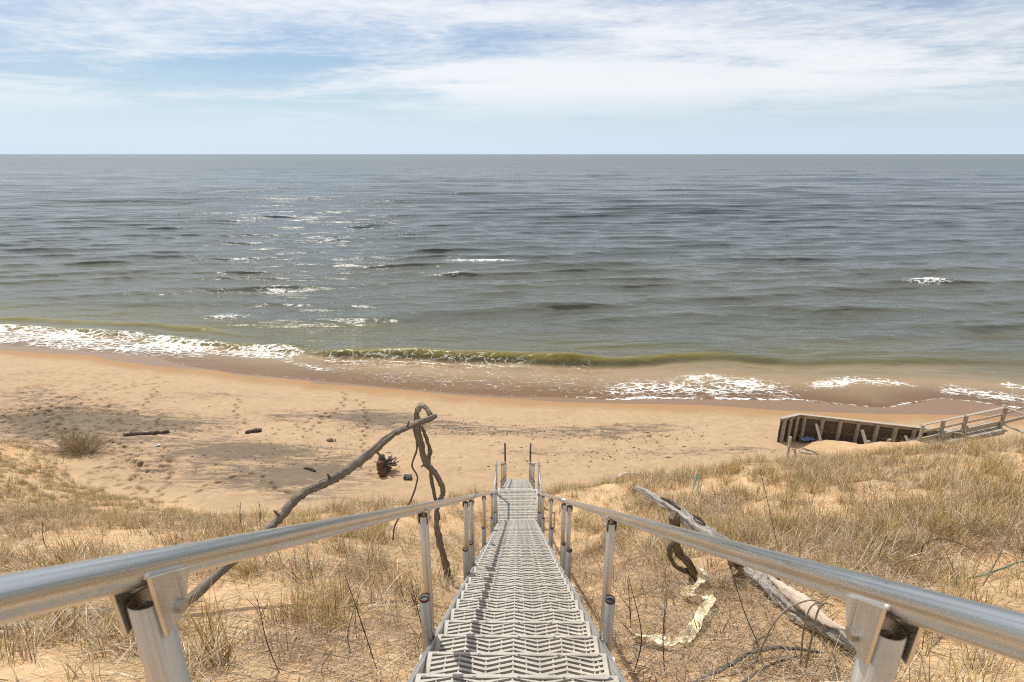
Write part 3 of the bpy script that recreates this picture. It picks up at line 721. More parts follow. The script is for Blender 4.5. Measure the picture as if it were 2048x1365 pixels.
def build_staircase():
    T = empty('beach_staircase', (0, 0, ground(0, 0)), 'long aluminium staircase with cream slotted treads running down to the beach', 'staircase')
    base = np.array(T.location)
    L = lambda x, y, z: (x-base[0], y-base[1], z-base[2])
    me = tread_mesh('tread', TW, TD, 9, slot=0.50)
    for i in range(-9, 36):                                                 # upper flight
        y = 1.847+RUN*i
        link_copy('tread', me, T, L(0, y, nose(y)), (0, 0, 0)).rotation_euler = (0, 0, 0)
        # the front edge faces down the flight (towards +y)
    for o in [c for c in COL.objects if c.parent == T]:
        o.rotation_euler = (0, 0, math.pi)
    yE = 1.847+RUN*35; zE = nose(yE)
    def rails_line(side, ys, zs, name='handrail', r=0.029):
        b = MB(); b.tube([(side, y, z) for y, z in zip(ys, zs)], r, 20); return b.build(name, M['alu'], T, True)
    def post(side, y, zr, zb, sleeve=True, ztop=None, detail=True, slope=SLOPE, rs=0.0236):
        sx = 1 if side > 0 else -1
        b = MB()
        top = zr-0.046
        ring_tube(b, (side, y), rs, zb, top, 0.0035, 22)
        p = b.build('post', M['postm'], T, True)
        for s in (-1, 1):                                                   # two gusset plates welded under the rail
            g = MB()
            xx = side+s*(rs+0.0035)
            v0 = len(g.v)
            for dx in (-0.0028, 0.0028):
                for (dy, dz) in ((-0.022, -0.008+0.022*slope), (0.048, -0.006-0.048*slope), (0.026, -0.088), (-0.018, -0.092)):
                    g.v.append((xx+dx, y+dy, zr+dz)); g.uv.append((dy, dz))
            for q in ((0, 1, 2, 3), (7, 6, 5, 4), (0, 4, 5, 1), (1, 5, 6, 2), (2, 6, 7, 3), (3, 7, 4, 0)): g.f.append([v0+i for i in q]); g.mi.append(0)
            if slope and y < 3:                                             # weld bead along the rail
                wb = MB(); wb.tube([(xx-s*0.0045, y+dy, zr-0.007-dy*slope) for dy in np.linspace(-0.022, 0.048, 14)], 0.0042, 7, True, 0.6, int(y*7)+s); wb.build('weld', M['plate'], p, True)
            g.build('bracket', M['plate'], p)
        h = MB(); hx = rs+0.006
        for s in (-1, 1):
            h.tube([(side+s*hx, y+0.012, zr-0.071), (side+s*(hx+0.009), y+0.012, zr-0.071)], 0.0095, 6)
        h.tube([(side-hx, y+0.012, zr-0.071), (side+hx, y+0.012, zr-0.071)], 0.0055, 8, False)
        h.build('bolt', M['bolt'], p)
        if sleeve:
            q = MB(); yy = y-0.052; xx = side+sx*0.012
            zt = ztop if ztop is not None else nose(y)+0.31
            zg = ground(xx, yy)-0.5
            ring_tube(q, (xx, yy), 0.0265, zb-0.02, zt, 0.004, 20)
            s1 = q.build('sleeve', M['galv'], T, True)
            q = MB(); ring_tube(q, (xx, yy), 0.0278, zt-0.012, zt+0.003, 0.004, 20); q.build('rim', M['rust'], s1)
            q = MB(); q.tube([(xx, yy, zt-0.05), (xx, yy, zt-0.012)], 0.0238, 14); q.build('bore_shade', M['dark'], s1)  # added dark fill standing in for the shade inside the open sleeve
            q = MB(); ring_tube(q, (xx, yy), 0.0335, zt-0.15, zt-0.012, 0.03, 14)
            q = MB(); q.tube([(xx, yy, zg), (xx, yy, zb-0.02)], 0.021, 12); q.build('leg', M['timber'], T, True)
            q = MB(); q.box(xx+sx*0.03, yy, zb+0.04, 0.05, 0.09, 0.012); q.box(xx+sx*0.052, yy, zb+0.025, 0.006, 0.09, 0.05)
            q.tube([(xx+sx*0.04, yy-0.02, zb+0.02), (xx+sx*0.04, yy-0.02, zb+0.075)], 0.007, 6)
            q.build('clamp', M['plate'], T)
        return p
    for side, q in ((-0.492, 0.129), (0.492, 0.167)):
        zr = lambda y: 18-(q+SLOPE*y)
        s = 1 if side > 0 else -1
        secs = (((-1.3, 4.72), (-1.1, 0.575, 2.42, 4.43)), ((4.80, 9.75), (4.95, 6.86, 9.05)), ((9.83, 11.5), (11.0,)))
        for (y0, y1), pys in secs:
            b = MB(); b.tube([(side, y, zr(y)) for y in np.linspace(y0, y1, 8)], 0.0230, 28)
            hr = b.build('handrail', M['alu'], T, True)
            for y in pys: post(side, y, zr(y), nose(y)-0.20)
        b = MB()                                                            # stringer: a channel on each side
        for (ya, yb) in ((-1.3, yE+0.05),):
            for (off, w) in ((-0.105, 0.15),):
                b.beam((s*0.461, ya, nose(ya)+off), (s*0.461, yb, nose(yb)+off), 0.006, w)
            b.beam((s*0.474, ya, nose(ya)-0.033), (s*0.474, yb, nose(yb)-0.033), 0.026, 0.006)
            b.beam((s*0.474, ya, nose(ya)-0.178), (s*0.474, yb, nose(yb)-0.178), 0.026, 0.006)
        b.build('stringer', M['plate'], T)
    # first landing
    zL = zE-0.02; y0, y1 = yE+0.02, yE+0.02+5*0.272; lw = 1.06
    mp = tread_mesh('landing_panel', lw, 0.268, 4, half=0.066, amp=0.010, slot=0.52, screws=False)
    for i in range(5):
        o = link_copy('landing_panel', mp, T, L(0, y0+0.27+0.272*i, zL), (0, 0, math.pi))
    b = MB()
    for s in (-1, 1): b.box(s*(lw/2+0.012), (y0+y1)/2, zL-0.085, 0.02, y1-y0, 0.17)
    b.box(0, y1+0.012, zL-0.08, lw+0.04, 0.02, 0.15)
    b.build('landing_frame', M['plate'], T)
    for s in (-1, 1):
        x = s*(lw/2+0.045)
        b = MB(); b.tube([(x, y0-0.15, zL+0.93), (x, y1-0.12, zL+0.93)], 0.023, 18); b.build('handrail', M['alu'], T, True)
        b = MB(); ct = [(s*0.492, 11.5, 18-(0.15+SLOPE*11.5)), (s*0.52, 11.62, zL+0.95), (x, y0-0.1, zL+0.90)]
        b.tube(ct, 0.0225, 14); b.build('rail_elbow', M['alu'], T, True)
        for y in (y0-0.05, y1-0.18): post(x, y, zL+0.93, zL-0.3, True, zL+0.30, slope=0)
    # short second flight, second landing
    y2 = y1+0.03
    for i in range(1, 6):
        link_copy('tread', me, T, L(0, y2+0.21*i, zL-0.18*i), (0, 0, math.pi))
    zL2 = zL-0.90; yb0, yb1 = y2+0.21*5-0.1, y2+0.21*5+0.32
    m2 = tread_mesh('landing_panel_narrow', 0.92, 0.268, 4, half=0.066, amp=0.010, slot=0.52, screws=False)
    for i in range(2): link_copy('landing_panel', m2, T, L(0, yb0+0.2+0.272*i, zL2-0.001*i), (0, 0, math.pi))
    yS = yb0+0.2+0.272
    # third flight
    R3, S3 = 0.2835, 0.604
    n3 = 23
    for i in range(1, n3+1):
        link_copy('tread', me, T, L(0, yS+R3*i, zL2-R3*S3*i), (0, 0, math.pi))
    yF = yS+R3*n3; zF = zL2-R3*S3*n3
    for s in (-1, 1):
        b = MB()
        b.beam((s*0.461, y1, zL-0.10), (s*0.461, yb0+0.15, zL2-0.09), 0.006, 0.16)
        b.beam((s*0.461, yS, zL2-0.12), (s*0.461, yF+0.1, zF-0.12-0.06), 0.006, 0.16)
        b.beam((s*0.475, yS, zL2-0.05), (s*0.475, yF+0.1, zF-0.05-0.06), 0.026, 0.006)
        b.build('stringer', M['plate'], T)
        x = s*0.492
        b = MB(); b.tube([(x, yS-0.35, zL2+0.84+0.35*S3), (x, yF+0.05, zF+0.84)], 0.023, 16); b.build('handrail', M['alu'], T, True)
        for k in range(4):
            y = yS+0.05+1.75*k; z = zL2-(y-yS)*S3
            post(x, y, z+0.84, z-0.25, True, z+0.25, slope=S3)
        b = MB()                                                            # dark pole standing at the foot of the stairs
        xx = s*0.53; yy = yF+0.12
        b.tube([(xx, yy, ground(xx, yy)-0.4), (xx+s*0.03, yy, zF+1.72)], 0.04, 12); b.build('end_pole', M['dark'], T, True)
    return T
STAIRS = build_staircase()

# ------------------------------------------------------------------ driftwood
def limb(b, pl, depth, rad_px, n=14, thick=0.86, sub=7, lump=0.20, seed=1, ridge=0.24, mi=0):
    """pl: photo pixels along the limb; depth: world y at each; rad_px: half-thickness in photo pixels"""
    pts = [Py(p[0], p[1], d) for p, d in zip(pl, depth)]
    rr = [thick*r*np.dot(q-CAM, AX_F)/FPX for r, q in zip(rad_px, pts)]
    c, r = crom(pts, rr, sub)
    rj = np.random.default_rng(seed+900); c[1:-1] += rj.normal(0, 0.10, (len(c)-2, 3))*r[1:-1, None]; r = r*rj.uniform(0.90, 1.10, len(r))
    b.tube(c, r, int(n*1.4), True, lump, seed, mi, None, ridge)
    return pts
def build_left_driftwood():
    g = hit(896, 1156); gy = g[1]; g2 = hit(322, 1246)
    T = empty('driftwood_limb', (g[0], g[1], g[2]), 'tall bent grey driftwood limb leaning over the sand left of the stairs', 'driftwood')
    b = MB()
    pl = [(898, 1172), (896, 1152), (886, 1110), (876, 1066), (873, 1035), (877, 1009), (886, 986), (881, 966), (868, 944), (853, 928), (843, 894), (835, 849), (834, 822), (841, 810), (853, 817), (862, 832)]
    limb(b, pl, [gy]*5+[gy+.05, gy+.05, gy, gy, gy-.02, gy, gy, gy, gy-.05, gy-.12, gy-.16], [13, 12, 9.5, 9.5, 8.5, 8, 8.5, 8.5, 9, 9.5, 9.5, 9.5, 8.5, 7.5, 8, 8], thick=0.58, seed=3)
    b.build('trunk', M['drift'], T, True)
    b = MB()
    limb(b, [(876, 1040), (872, 1007), (863, 959), (858, 918), (861, 905), (854, 880), (843, 852)], [gy+.1, gy+.12, gy+.14, gy+.13, gy+.1, gy+.06, gy], [5.5, 5, 5, 5.2, 6.5, 5.5, 4.5], n=10, thick=0.68, seed=5)
    b.build('prop', M['drift'], T, True)
    b = MB()
    bl = [(873, 831), (862, 836), (835, 846), (800, 862), (774, 877), (743, 905), (705, 932), (670, 956), (636, 973), (612, 984), (590, 1001), (558, 1038), (530, 1066), (436, 1149), (330, 1240), (318, 1252)]
    y1 = g2[1]; ts = np.interp([p[0] for p in bl], [318, 873], [y1, gy-0.2])
    limb(b, bl, ts, [5, 8.5, 9, 10, 11, 12, 13, 12.5, 12.5, 13, 13, 13, 13, 14, 14, 13], thick=0.68, seed=8, n=16)
    b.build('bough', M['drift'], T, True)
    for k, (a, c, w0) in enumerate((((660, 962), (655, 948), 4), (((748, 900)), (760, 912), 4), ((812, 856), (818, 842), 3.5), ((560, 1036), (548, 1022), 4.5), ((852, 926), (842, 934), 4))):
        ya = np.interp(a[0], [318, 873], [y1, gy-0.2]) if a[0] < 830 else gy
        b = MB(); limb(b, [a, ((a[0]+c[0])/2+1, (a[1]+c[1])/2), c], [ya, ya-0.02, ya-0.05], [w0, w0*.8, w0*.45], n=8, sub=3, thick=0.8, seed=60+k); b.build('stub', M['drift'], T, True)
    b = MB()
    limb(b, [(826, 850), (834, 894), (824, 931), (835, 957), (822, 1000), (805, 1026), (790, 1052), (786, 1080)], [gy+.1]*8, [3.5, 3.2, 3, 3, 2.8, 2.6, 2.5, 2.5], n=8, thick=0.68, seed=9)
    b.build('twig', M['drift'], T, True)
    b = MB(); limb(b, [(836, 822), (842, 811), (851, 815), (860, 829)], [gy-.05, gy-.09, gy-.14, gy-.18], [7.2, 7.0, 7.2, 6.5], n=12, thick=0.68, seed=10)
    b.build('bleached_wood', M['driftgrey'], T, True)
build_left_driftwood()
def build_right_log():
    g = hit(1680, 1272); gb = hit(1387, 1168)
    T = empty('fallen_log', (g[0], g[1], g[2]), 'weathered grey fallen log with a split pale end right of the stairs', 'driftwood')
    b = MB()
    pl = [(1272, 975), (1290, 984), (1318, 1001), (1362, 1029), (1400, 1056), (1440, 1086), (1485, 1128), (1542, 1172), (1590, 1212), (1625, 1240), (1680, 1276), (1720, 1300)]
    dp = np.interp([p[0] for p in pl], [1272, 1362, 1720], [gb[1]+1.0, gb[1]+0.15, g[1]-0.12])
    for q_ in range(6, len(pl)): dp[q_] = hit(pl[q_][0], pl[q_][1]+14)[1]-0.04
    limb(b, pl, dp, [4, 6.5, 8.5, 13, 15, 17, 18, 19, 20, 20, 19, 14], n=18, seed=13, lump=0.24, ridge=0.34)
    b.build('trunk', M['driftgrey'], T, True)
    b = MB()
    limb(b, [(1545, 1160), (1575, 1183), (1606, 1207), (1632, 1228), (1660, 1247), (1696, 1262)], np.interp([1545, 1575, 1606, 1632, 1660, 1696], [p[0] for p in pl], dp)-0.07, [6, 13, 15, 13, 8, 3], n=12, seed=15, lump=0.2, ridge=0.2)
    b.build('split_wood', M['pale'], T, True)
    for k, (a, c) in enumerate((((1322, 996), (1360, 1018)), ((1385, 1030), (1410, 1050)), ((1480, 1112), (1500, 1128)), ((1530, 1143), (1560, 1160)))):
        b = MB(); limb(b, [a, ((a[0]+c[0])/2, (a[1]+c[1])/2-3), c], np.interp([a[0], (a[0]+c[0])/2, c[0]], [1272, 1362, 1720], [gb[1]+1.0, gb[1]+0.15, g[1]-0.12]), [2, 4.5, 2], n=8, seed=20+k, lump=0.3)
        b.build('bark', M['bark'], T, True)
    b = MB(); y = gb[1]
    limb(b, [(1345, 1028), (1352, 1042), (1351, 1066), (1353, 1086), (1362, 1112), (1383, 1132), (1387, 1156), (1388, 1176)], [y+.1, y+.08, y+.05, y, y, y, y, y], [7, 11, 9, 9, 8.5, 8.5, 8.5, 10], n=14, seed=17, lump=0.45)
    limb(b, [(1346, 1082), (1339, 1102), (1348, 1127), (1370, 1143), (1384, 1150)], [y-.02, y-.05, y-.05, y-.02, y], [4, 6, 4.5, 6, 4], n=11, seed=18, lump=.4)
    limb(b, [(1352, 1040), (1368, 1034), (1380, 1042)], [y+.08, y+.2, y+.25], [9, 9, 9], n=9, seed=19)
    b.build('twisted_root', M['root'], T, True)
build_right_log()

def ground_branch(name, label, px, rad, mat, seed, lift=0.03, group=None, cat='driftwood', n=9, parts=None):
    pts = [hit(*p) for p in px]; o = pts[0]
    T = empty(name, tuple(o), label, cat, group)
    def mk(pn, pp, rr, mt, sd):
        q = [hit(*p) for p in pp]; q = [np.array((a[0], a[1], ground(a[0], a[1])+lift)) for a in q]
        b = MB(); c, r = crom(q, rr, 5); rj = np.random.default_rng(sd); c[1:-1] += rj.normal(0, .22, (len(c)-2, 3))*r[1:-1, None]; b.tube(c, r, n, True, 0.3, sd, 0, None, .2); b.build(pn, mt, T, True)
    mk('stem', px, rad, mat, seed)
    for k, (pp, rr) in enumerate(parts or []): mk('side_branch', pp, rr, mat, seed+k+1)
    return T
ground_branch('driftwood_branch', 'bleached white branch lying in dry grass at the lower left under the rail', [(-40, 1252), (0, 1258), (50, 1262), (105, 1256), (150, 1240), (215, 1232)], [.03, .03, .032, .03, .022, .012], M['white'], 31, 0.05,
              None, 'driftwood', 9, [([(60, 1238), (120, 1232), (225, 1228)], [.02, .018, .008]), ([(140, 1236), (160, 1262), (178, 1285)], [.018, .016, .008]), ([(-20, 1275), (40, 1278), (110, 1268), (190, 1258)], [.02, .02, .018, .01])])
ground_branch('driftwood_branch', 'brown crooked branch on the sand below the fallen log', [(1380, 1390), (1450, 1350), (1500, 1322), (1560, 1312), (1640, 1322)], [.015, .016, .013, .014, .009], M['drift'], 36, 0.08,
              None, 'driftwood', 9, [([(1480, 1385), (1530, 1350), (1590, 1330)], [.010, .009, .005]), ([(1500, 1322), (1512, 1296), (1540, 1284)], [.009, .007, .004]), ([(1660, 1390), (1668, 1350), (1660, 1320)], [.012, .01, .008])])
ground_branch('beach_log', 'long dark log lying flat on the beach near the willow shrub', [(248, 873), (268, 870), (300, 869), (338, 866)], [.09, .12, .13, .10], M['bark'], 41, 0.06)
ground_branch('beach_log', 'short dark log lying alone on open beach sand', [(491, 868), (507, 865), (523, 864)], [.10, .16, .12], M['bark'], 43, 0.08)
ground_branch('beach_log', 'small dark stick on shaded beach sand under the leaning limb', [(608, 938), (622, 940), (630, 944)], [.05, .09, .06], M['bark'], 44, 0.05)
ground_branch('beach_log', 'pale bleached log half buried behind the grass right of the stairs', [(1232, 958), (1250, 950), (1282, 948)], [.05, .09, .05], M['white'], 45, 0.05)
ground_branch('beach_log', 'pale bleached plank showing over the dune edge left of the stairs', [(713, 1012), (730, 1007), (748, 1004)], [.05, .08, .05], M['white'], 46, 0.08)

def build_small_things():
    p = hit(660, 882); r = 0.16
    me = bpy.data.meshes.new('beach_stone'); bm = bmesh.new(); bmesh.ops.create_icosphere(bm, subdivisions=3, radius=r)
    for v in bm.verts:
        v.co *= 1+0.35*(float(vnoise(v.co.x*9+3, v.co.y*9+v.co.z*7, 5))-0.5); v.co.z *= 0.7; v.co.x *= 1.25
    bm.to_mesh(me); bm.free(); me.materials.append(M['stone'])
    o = link_copy('beach_stone', me, None, (p[0], p[1], p[2]+0.04)); tag(o, 'round brown stone alone on the open beach', 'stone')
    p = hit(316, 893)
    b = MB(); b.box(p[0], p[1], p[2]+0.05, 0.22, 0.14, 0.10, np.array(Matrix.Rotation(0.6, 3, 'Z')), 0, 0.03)
    tag(b.build('plastic_scrap', M['scrap']), 'small white plastic scrap on sand below the dark log', 'litter')
    # stranded root wad
    p = hit(768, 944); T = empty('root_wad', tuple(p), 'stranded stump with splayed roots and orange rotten heart on beach', 'stump')
    b = MB(); c = p+np.array((0, 0, 0.3))
    Z = np.dot(p-CAM, AX_F); u = Z/FPX
    pts, rr = crom([p+np.array((-.1, 0, -.15)), p+np.array((0.0, 0, .2)), p+np.array((-.12, .1, .6)), p+np.array((-.05, .15, .95))], [.26, .34, .25, .12], 5)
    b.tube(pts, rr, 14, True, 0.5, 51); b.build('stump', M['bark'], T, True)
    b = MB(); pts, rr = crom([p+np.array((-.2, -.2, .5)), p+np.array((-.1, -.32, .62)), p+np.array((0.05, -.2, .6))], [.10, .20, .12], 4); b.tube(pts, rr, 12, True, .7, 52)
    pts, rr = crom([p+np.array((0, -.5, .02)), p+np.array((0.0, -.35, .2)), p+np.array((0.1, -.2, .3))], [.14, .22, .12], 4); b.tube(pts, rr, 12, True, .7, 53); b.build('rotten_heart', M['orange'], T, True)
    r = np.random.default_rng(5)
    for k in range(22):
        a = r.uniform(-0.5, 1.1); e = r.uniform(-0.05, 0.9); d = np.array((math.cos(e)*math.cos(a), math.cos(e)*math.sin(a), math.sin(e)))
        ln = r.uniform(0.35, 0.7); q0 = c+d*0.1; q1 = q0+d*ln*0.55+r.normal(0, .06, 3); q2 = q0+d*ln+r.normal(0, .12, 3)
        b = MB(); pts, rr = crom([q0, q1, q2], [.07, .05, .03], 3); b.tube(pts, rr, 6, True, .2, k); b.build('root', M['twiggrey'] if k % 3 == 0 else M['bark'], T, True)
    # small dark open crate on the sand
    p = hit(816, 957); T = empty('plastic_crate', tuple(p), 'small dark slatted crate on sand beside the stranded stump', 'crate')
    b = MB(); w, d, h = 0.36, 0.26, 0.18
    b.box(p[0], p[1]+d/2, p[2]+h*.5, w, 0.02, h); b.build('back', M['scrap'], T)
    b = MB(); b.box(p[0], p[1], p[2]+0.02, w, d, 0.03); b.build('floor', M['crate'], T)
    for k in range(4):
        b = MB(); b.box(p[0]-w/2+w*k/3, p[1]-d/2, p[2]+h/2, 0.045, 0.03, h); b.build('slat', M['crate'], T)
    b = MB(); b.box(p[0], p[1]-d/2-0.003, p[2]+h, w+.05, 0.035, 0.04); b.box(p[0], p[1]-d/2-0.003, p[2]+0.04, w+.05, 0.035, 0.09)
    for s in (-1, 1): b.box(p[0]+s*w/2, p[1], p[2]+h/2, 0.025, d-0.03, h)
    b.build('frame', M['crate'], T)
build_small_things()

# crumpled strip of cream plastic
def build_strip():
    px = [(1399, 1158), (1406, 1174), (1392, 1186), (1374, 1194), (1366, 1199), (1384, 1208), (1404, 1212), (1420, 1221), (1410, 1234), (1398, 1250), (1388, 1266), (1374, 1288), (1352, 1298), (1327, 1300), (1298, 1292), (1266, 1286)]
    lift = [.16, .13, .10, .07, .05, .09, .10, .12, .11, .09, .06, .05, .05, .07, .08, .05]
    pts = []
    for p, l in zip(px, lift):
        h = hit(*p); pts.append(np.array((h[0], h[1], ground(h[0], h[1])+l)))
    c, w = crom(pts, [.06, .07, .06, .055, .04, .055, .06, .055, .05, .065, .065, .05, .04, .05, .055, .05], 6)
    tg = np.gradient(c, axis=0); tg /= np.linalg.norm(tg, axis=1)[:, None]
    v = []; f = []; r = np.random.default_rng(3); K = 4; tw = 0.2
    for i in range(len(c)):
        s = np.cross(tg[i], (0, 0, 1)); s /= np.linalg.norm(s); tw = 0.55*math.sin(i*0.42)+0.12*r.normal()
        d = s*math.cos(tw)+np.array((0, 0, 1))*math.sin(tw)
        for k in range(K):
            t = k/(K-1)*2-1
            v.append(c[i]+d*t*w[i]*0.80+np.array((0, 0, 1))*(0.006*r.normal()+0.025*abs(t)+(0.012 if i % 3 == 0 else 0)))
    for i in range(len(c)-1):
        for k in range(K-1): f.append([i*K+k, i*K+k+1, (i+1)*K+k+1, (i+1)*K+k])
    T = mesh_obj('plastic_strip', v, f, M['tape'])
    tag(T, 'crumpled cream and yellow plastic strip winding over the sand', 'litter')
    m = T.modifiers.new('thickness', 'SOLIDIFY'); m.thickness = 0.003
build_strip()
# green cords
def cord(label, px, lift, r=0.008):
    pts = []
    for p, l in zip(px, lift):
        h = hit(*p); pts.append(np.array((h[0], h[1], ground(h[0], h[1])+l)))
    b = MB(); c, rr = crom(pts, [r]*len(pts), 5); b.tube(c, rr, 7)
    tag(b.build('green_cord', M['green'], None, True), label, 'cord')
cord('green cord lying in the dry grass by the right rail', [(1925, 1166), (1960, 1163), (2000, 1152), (2035, 1141), (2075, 1138)], [.05, .08, .1, .12, .1], 0.009)
cord('thin green cord standing up from the grassy dune behind the fallen log', [(1382, 992), (1388, 980), (1393, 966), (1395, 978), (1397, 992), (1410, 1002), (1440, 1008)], [.02, .16, .28, .16, .03, .02, .02], 0.012)

# ------------------------------------------------------------------ seawall and boardwalk at the right
def build_seawall():
    zt = 2.75                                                       # top of the wall
    A = Pz(1563, 838, zt); B = Pz(1598, 830, zt); C = Pz(1843, 857, zt); D = Pz(1925, 868, zt-0.15)
    T = empty('timber_seawall', (A[0], A[1], ground(A[0], A[1])), 'dark weathered timber seawall with posts holding a sand heap on the beach', 'seawall')
    def wall(P, Q, nposts, drop=2.0):
        d = (Q-P)/np.linalg.norm(Q-P)
        inw = np.array((d[1], -d[0], 0)); inw = inw if inw[1] < 0 else -inw
        for k in range(8):                                          # planks
            z = zt-0.12-k*0.235
            b = MB(); off = rng.uniform(-.012, .012)
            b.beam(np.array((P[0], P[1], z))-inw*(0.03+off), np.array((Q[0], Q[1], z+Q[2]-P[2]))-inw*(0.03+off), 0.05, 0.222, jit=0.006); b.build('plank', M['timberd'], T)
        for k in range(nposts):
            t = (k+0.35)/(nposts-0.3); p = P+(Q-P)*t+inw*0.085
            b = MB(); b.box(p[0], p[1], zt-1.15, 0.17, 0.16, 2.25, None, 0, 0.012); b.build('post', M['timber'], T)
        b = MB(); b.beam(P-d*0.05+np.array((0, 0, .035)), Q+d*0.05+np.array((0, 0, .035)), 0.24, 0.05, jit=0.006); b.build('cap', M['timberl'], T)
        b = MB(); b.beam(P+inw*0.02-np.array((0, 0, .09)), Q+inw*0.02-np.array((0, 0, .09)), 0.04, 0.17, jit=0.004); b.build('waler', M['timber'], T)
        return d, inw
    wall(A, B, 3); d, inw = wall(B, C, 7); wall(C, D, 2)
    # loose braces leaning inside
    for (a, b_) in (((1632, 848), (1638, 896)), ((1724, 860), (1733, 884)), ((1811, 872), (1822, 890))):
        P = Pz(a[0], a[1], zt-0.35); q = hit(*b_)
        b = MB(); q = np.array((P[0]+0.15, P[1]-1.0, ground(P[0]+.15, P[1]-1.0)-0.1)); b.beam(P, q, 0.13, 0.10, jit=0.01); b.build('brace', M['timberl'], T)
    return A, B, C
WA, WB, WC = build_seawall()
def build_sand_heap():        # wind-blown heap caught behind the wall
    n = 50; v = []; f = []
    xs = np.linspace(WA[0]+0.6, WC[0]+3.0, n*2); ys = np.linspace(WB[1]-7.5, WB[1]-0.4, n)
    X, Y = np.meshgrid(xs, ys)
    Z, _ = terrain_base(X, Y)
    wy = np.interp(X, [WA[0], WB[0], WC[0]+3], [WA[1], WB[1], WC[1]-0.4])
    t = wy-Y
    h = 1.15*np.exp(-((t-2.3)/1.7)**2)*sstep(WA[0]+1.0, WA[0]+3.2, X)*(0.55+0.8*fbm(X*0.5, Y*0.6, 61, 3)) + 0.12*fbm(X*2.5, Y*2.5, 62, 3)
    edge = sstep(0, 0.6, X-xs[0])*sstep(0, .6, xs[-1]-X)*sstep(0, .6, Y-ys[0])*sstep(0.0, 0.5, t)
    Z = Z-0.05+(h)*edge
    verts = np.stack([X, Y, Z], -1).reshape(-1, 3); idx = np.arange(X.size).reshape(X.shape)
    faces = np.stack([idx[:-1, :-1], idx[:-1, 1:], idx[1:, 1:], idx[1:, :-1]], -1).reshape(-1, 4)
    o = grid_obj('sand_heap', verts, faces, M['sand'], dict(dune=np.full(X.shape, .6), dark=np.zeros(X.shape), wet=np.zeros(X.shape)))
    tag(o, kind='structure')
build_sand_heap()
def build_stakes_and_debris():
    for (a, b_, lab, w) in (((1581, 874), (1574, 922), 'pale leaning stake standing on sand left of the seawall', .13), ((1589, 898), (1594, 914), 'short dark leaning stake beside the pale stake at the seawall', .11)):
        q = hit(b_[0], b_[1]); P = Py(a[0], a[1], q[1]+0.05)
        b = MB(); b.beam(np.array(q)-np.array((0, 0, .5)), P, w, w, (0, 1, 0), jit=.006); tag(b.build('wooden_stake', M['timberl'] if w > .12 else M['timber']), lab, 'stake', 'stakes by the seawall')
    for px, lab in (((1737, 884), 'low timber stump poking out of the sand heap, left one'), ((1762, 886), 'low timber stump poking out of the sand heap, middle one'), ((1779, 880), 'taller timber stump poking out of the sand heap nearest the boardwalk')):
        P = Pz(px[0], px[1], 2.1); z = ground(P[0], P[1])
        b = MB(); b.box(P[0], P[1], (z+2.1)/2, .16, .15, 2.1-z+.1, None, 0, .01); tag(b.build('timber_stump', M['timber']), lab, 'post', 'stumps in the sand heap')
    P = Pz(1612, 884, ground(*Pz(1612, 884, 1.0)[:2])+0.2)
    n = 14; v = []; f = []
    for i in range(n):
        for j in range(6):
            x = P[0]-0.35+0.8*i/(n-1); y = P[1]-0.25+0.5*j/5
            v.append((x, y, ground(x, y)+0.30+0.12*(float(vnoise(i*.7, j*.9, 77)))))
    for i in range(n-1):
        for j in range(5): f.append([i*6+j, (i+1)*6+j, (i+1)*6+j+1, i*6+j+1])
    o = mesh_obj('blue_tarp', v, f, M['blue']); o.modifiers.new('t', 'SOLIDIFY').thickness = 0.01
    tag(o, 'crumpled blue tarp scrap in the shade inside the seawall', 'tarp')
    r = np.random.default_rng(9)
    labs = ['broken pale board lying at the foot of the leaning brace', 'long split board half buried in front of the seawall', 'dark broken board on the sand by the short stake', 'weathered board end sticking out of the sand heap', 'thin grey board lying along the grass edge below the seawall', 'short brown board on top of the rubble by the brace']
    for k, (a, c, m) in enumerate((((1630, 900), (1668, 893), 'timberl'), ((1600, 905), (1650, 915), 'timberl'), ((1622, 893), (1645, 904), 'timberd'), ((1655, 885), (1675, 888), 'timber'), ((1605, 898), (1632, 912), 'timber'), ((1628, 888), (1640, 898), 'timber'))):
        p, q = hit(*a), hit(*c); b = MB(); b.beam(p+np.array((0, 0, .06)), q+np.array((0, 0, .10+.04*k)), .16, .05, jit=.01)
        tag(b.build('broken_board', M[m]), labs[k], 'board', 'broken boards by the seawall')
build_stakes_and_debris()
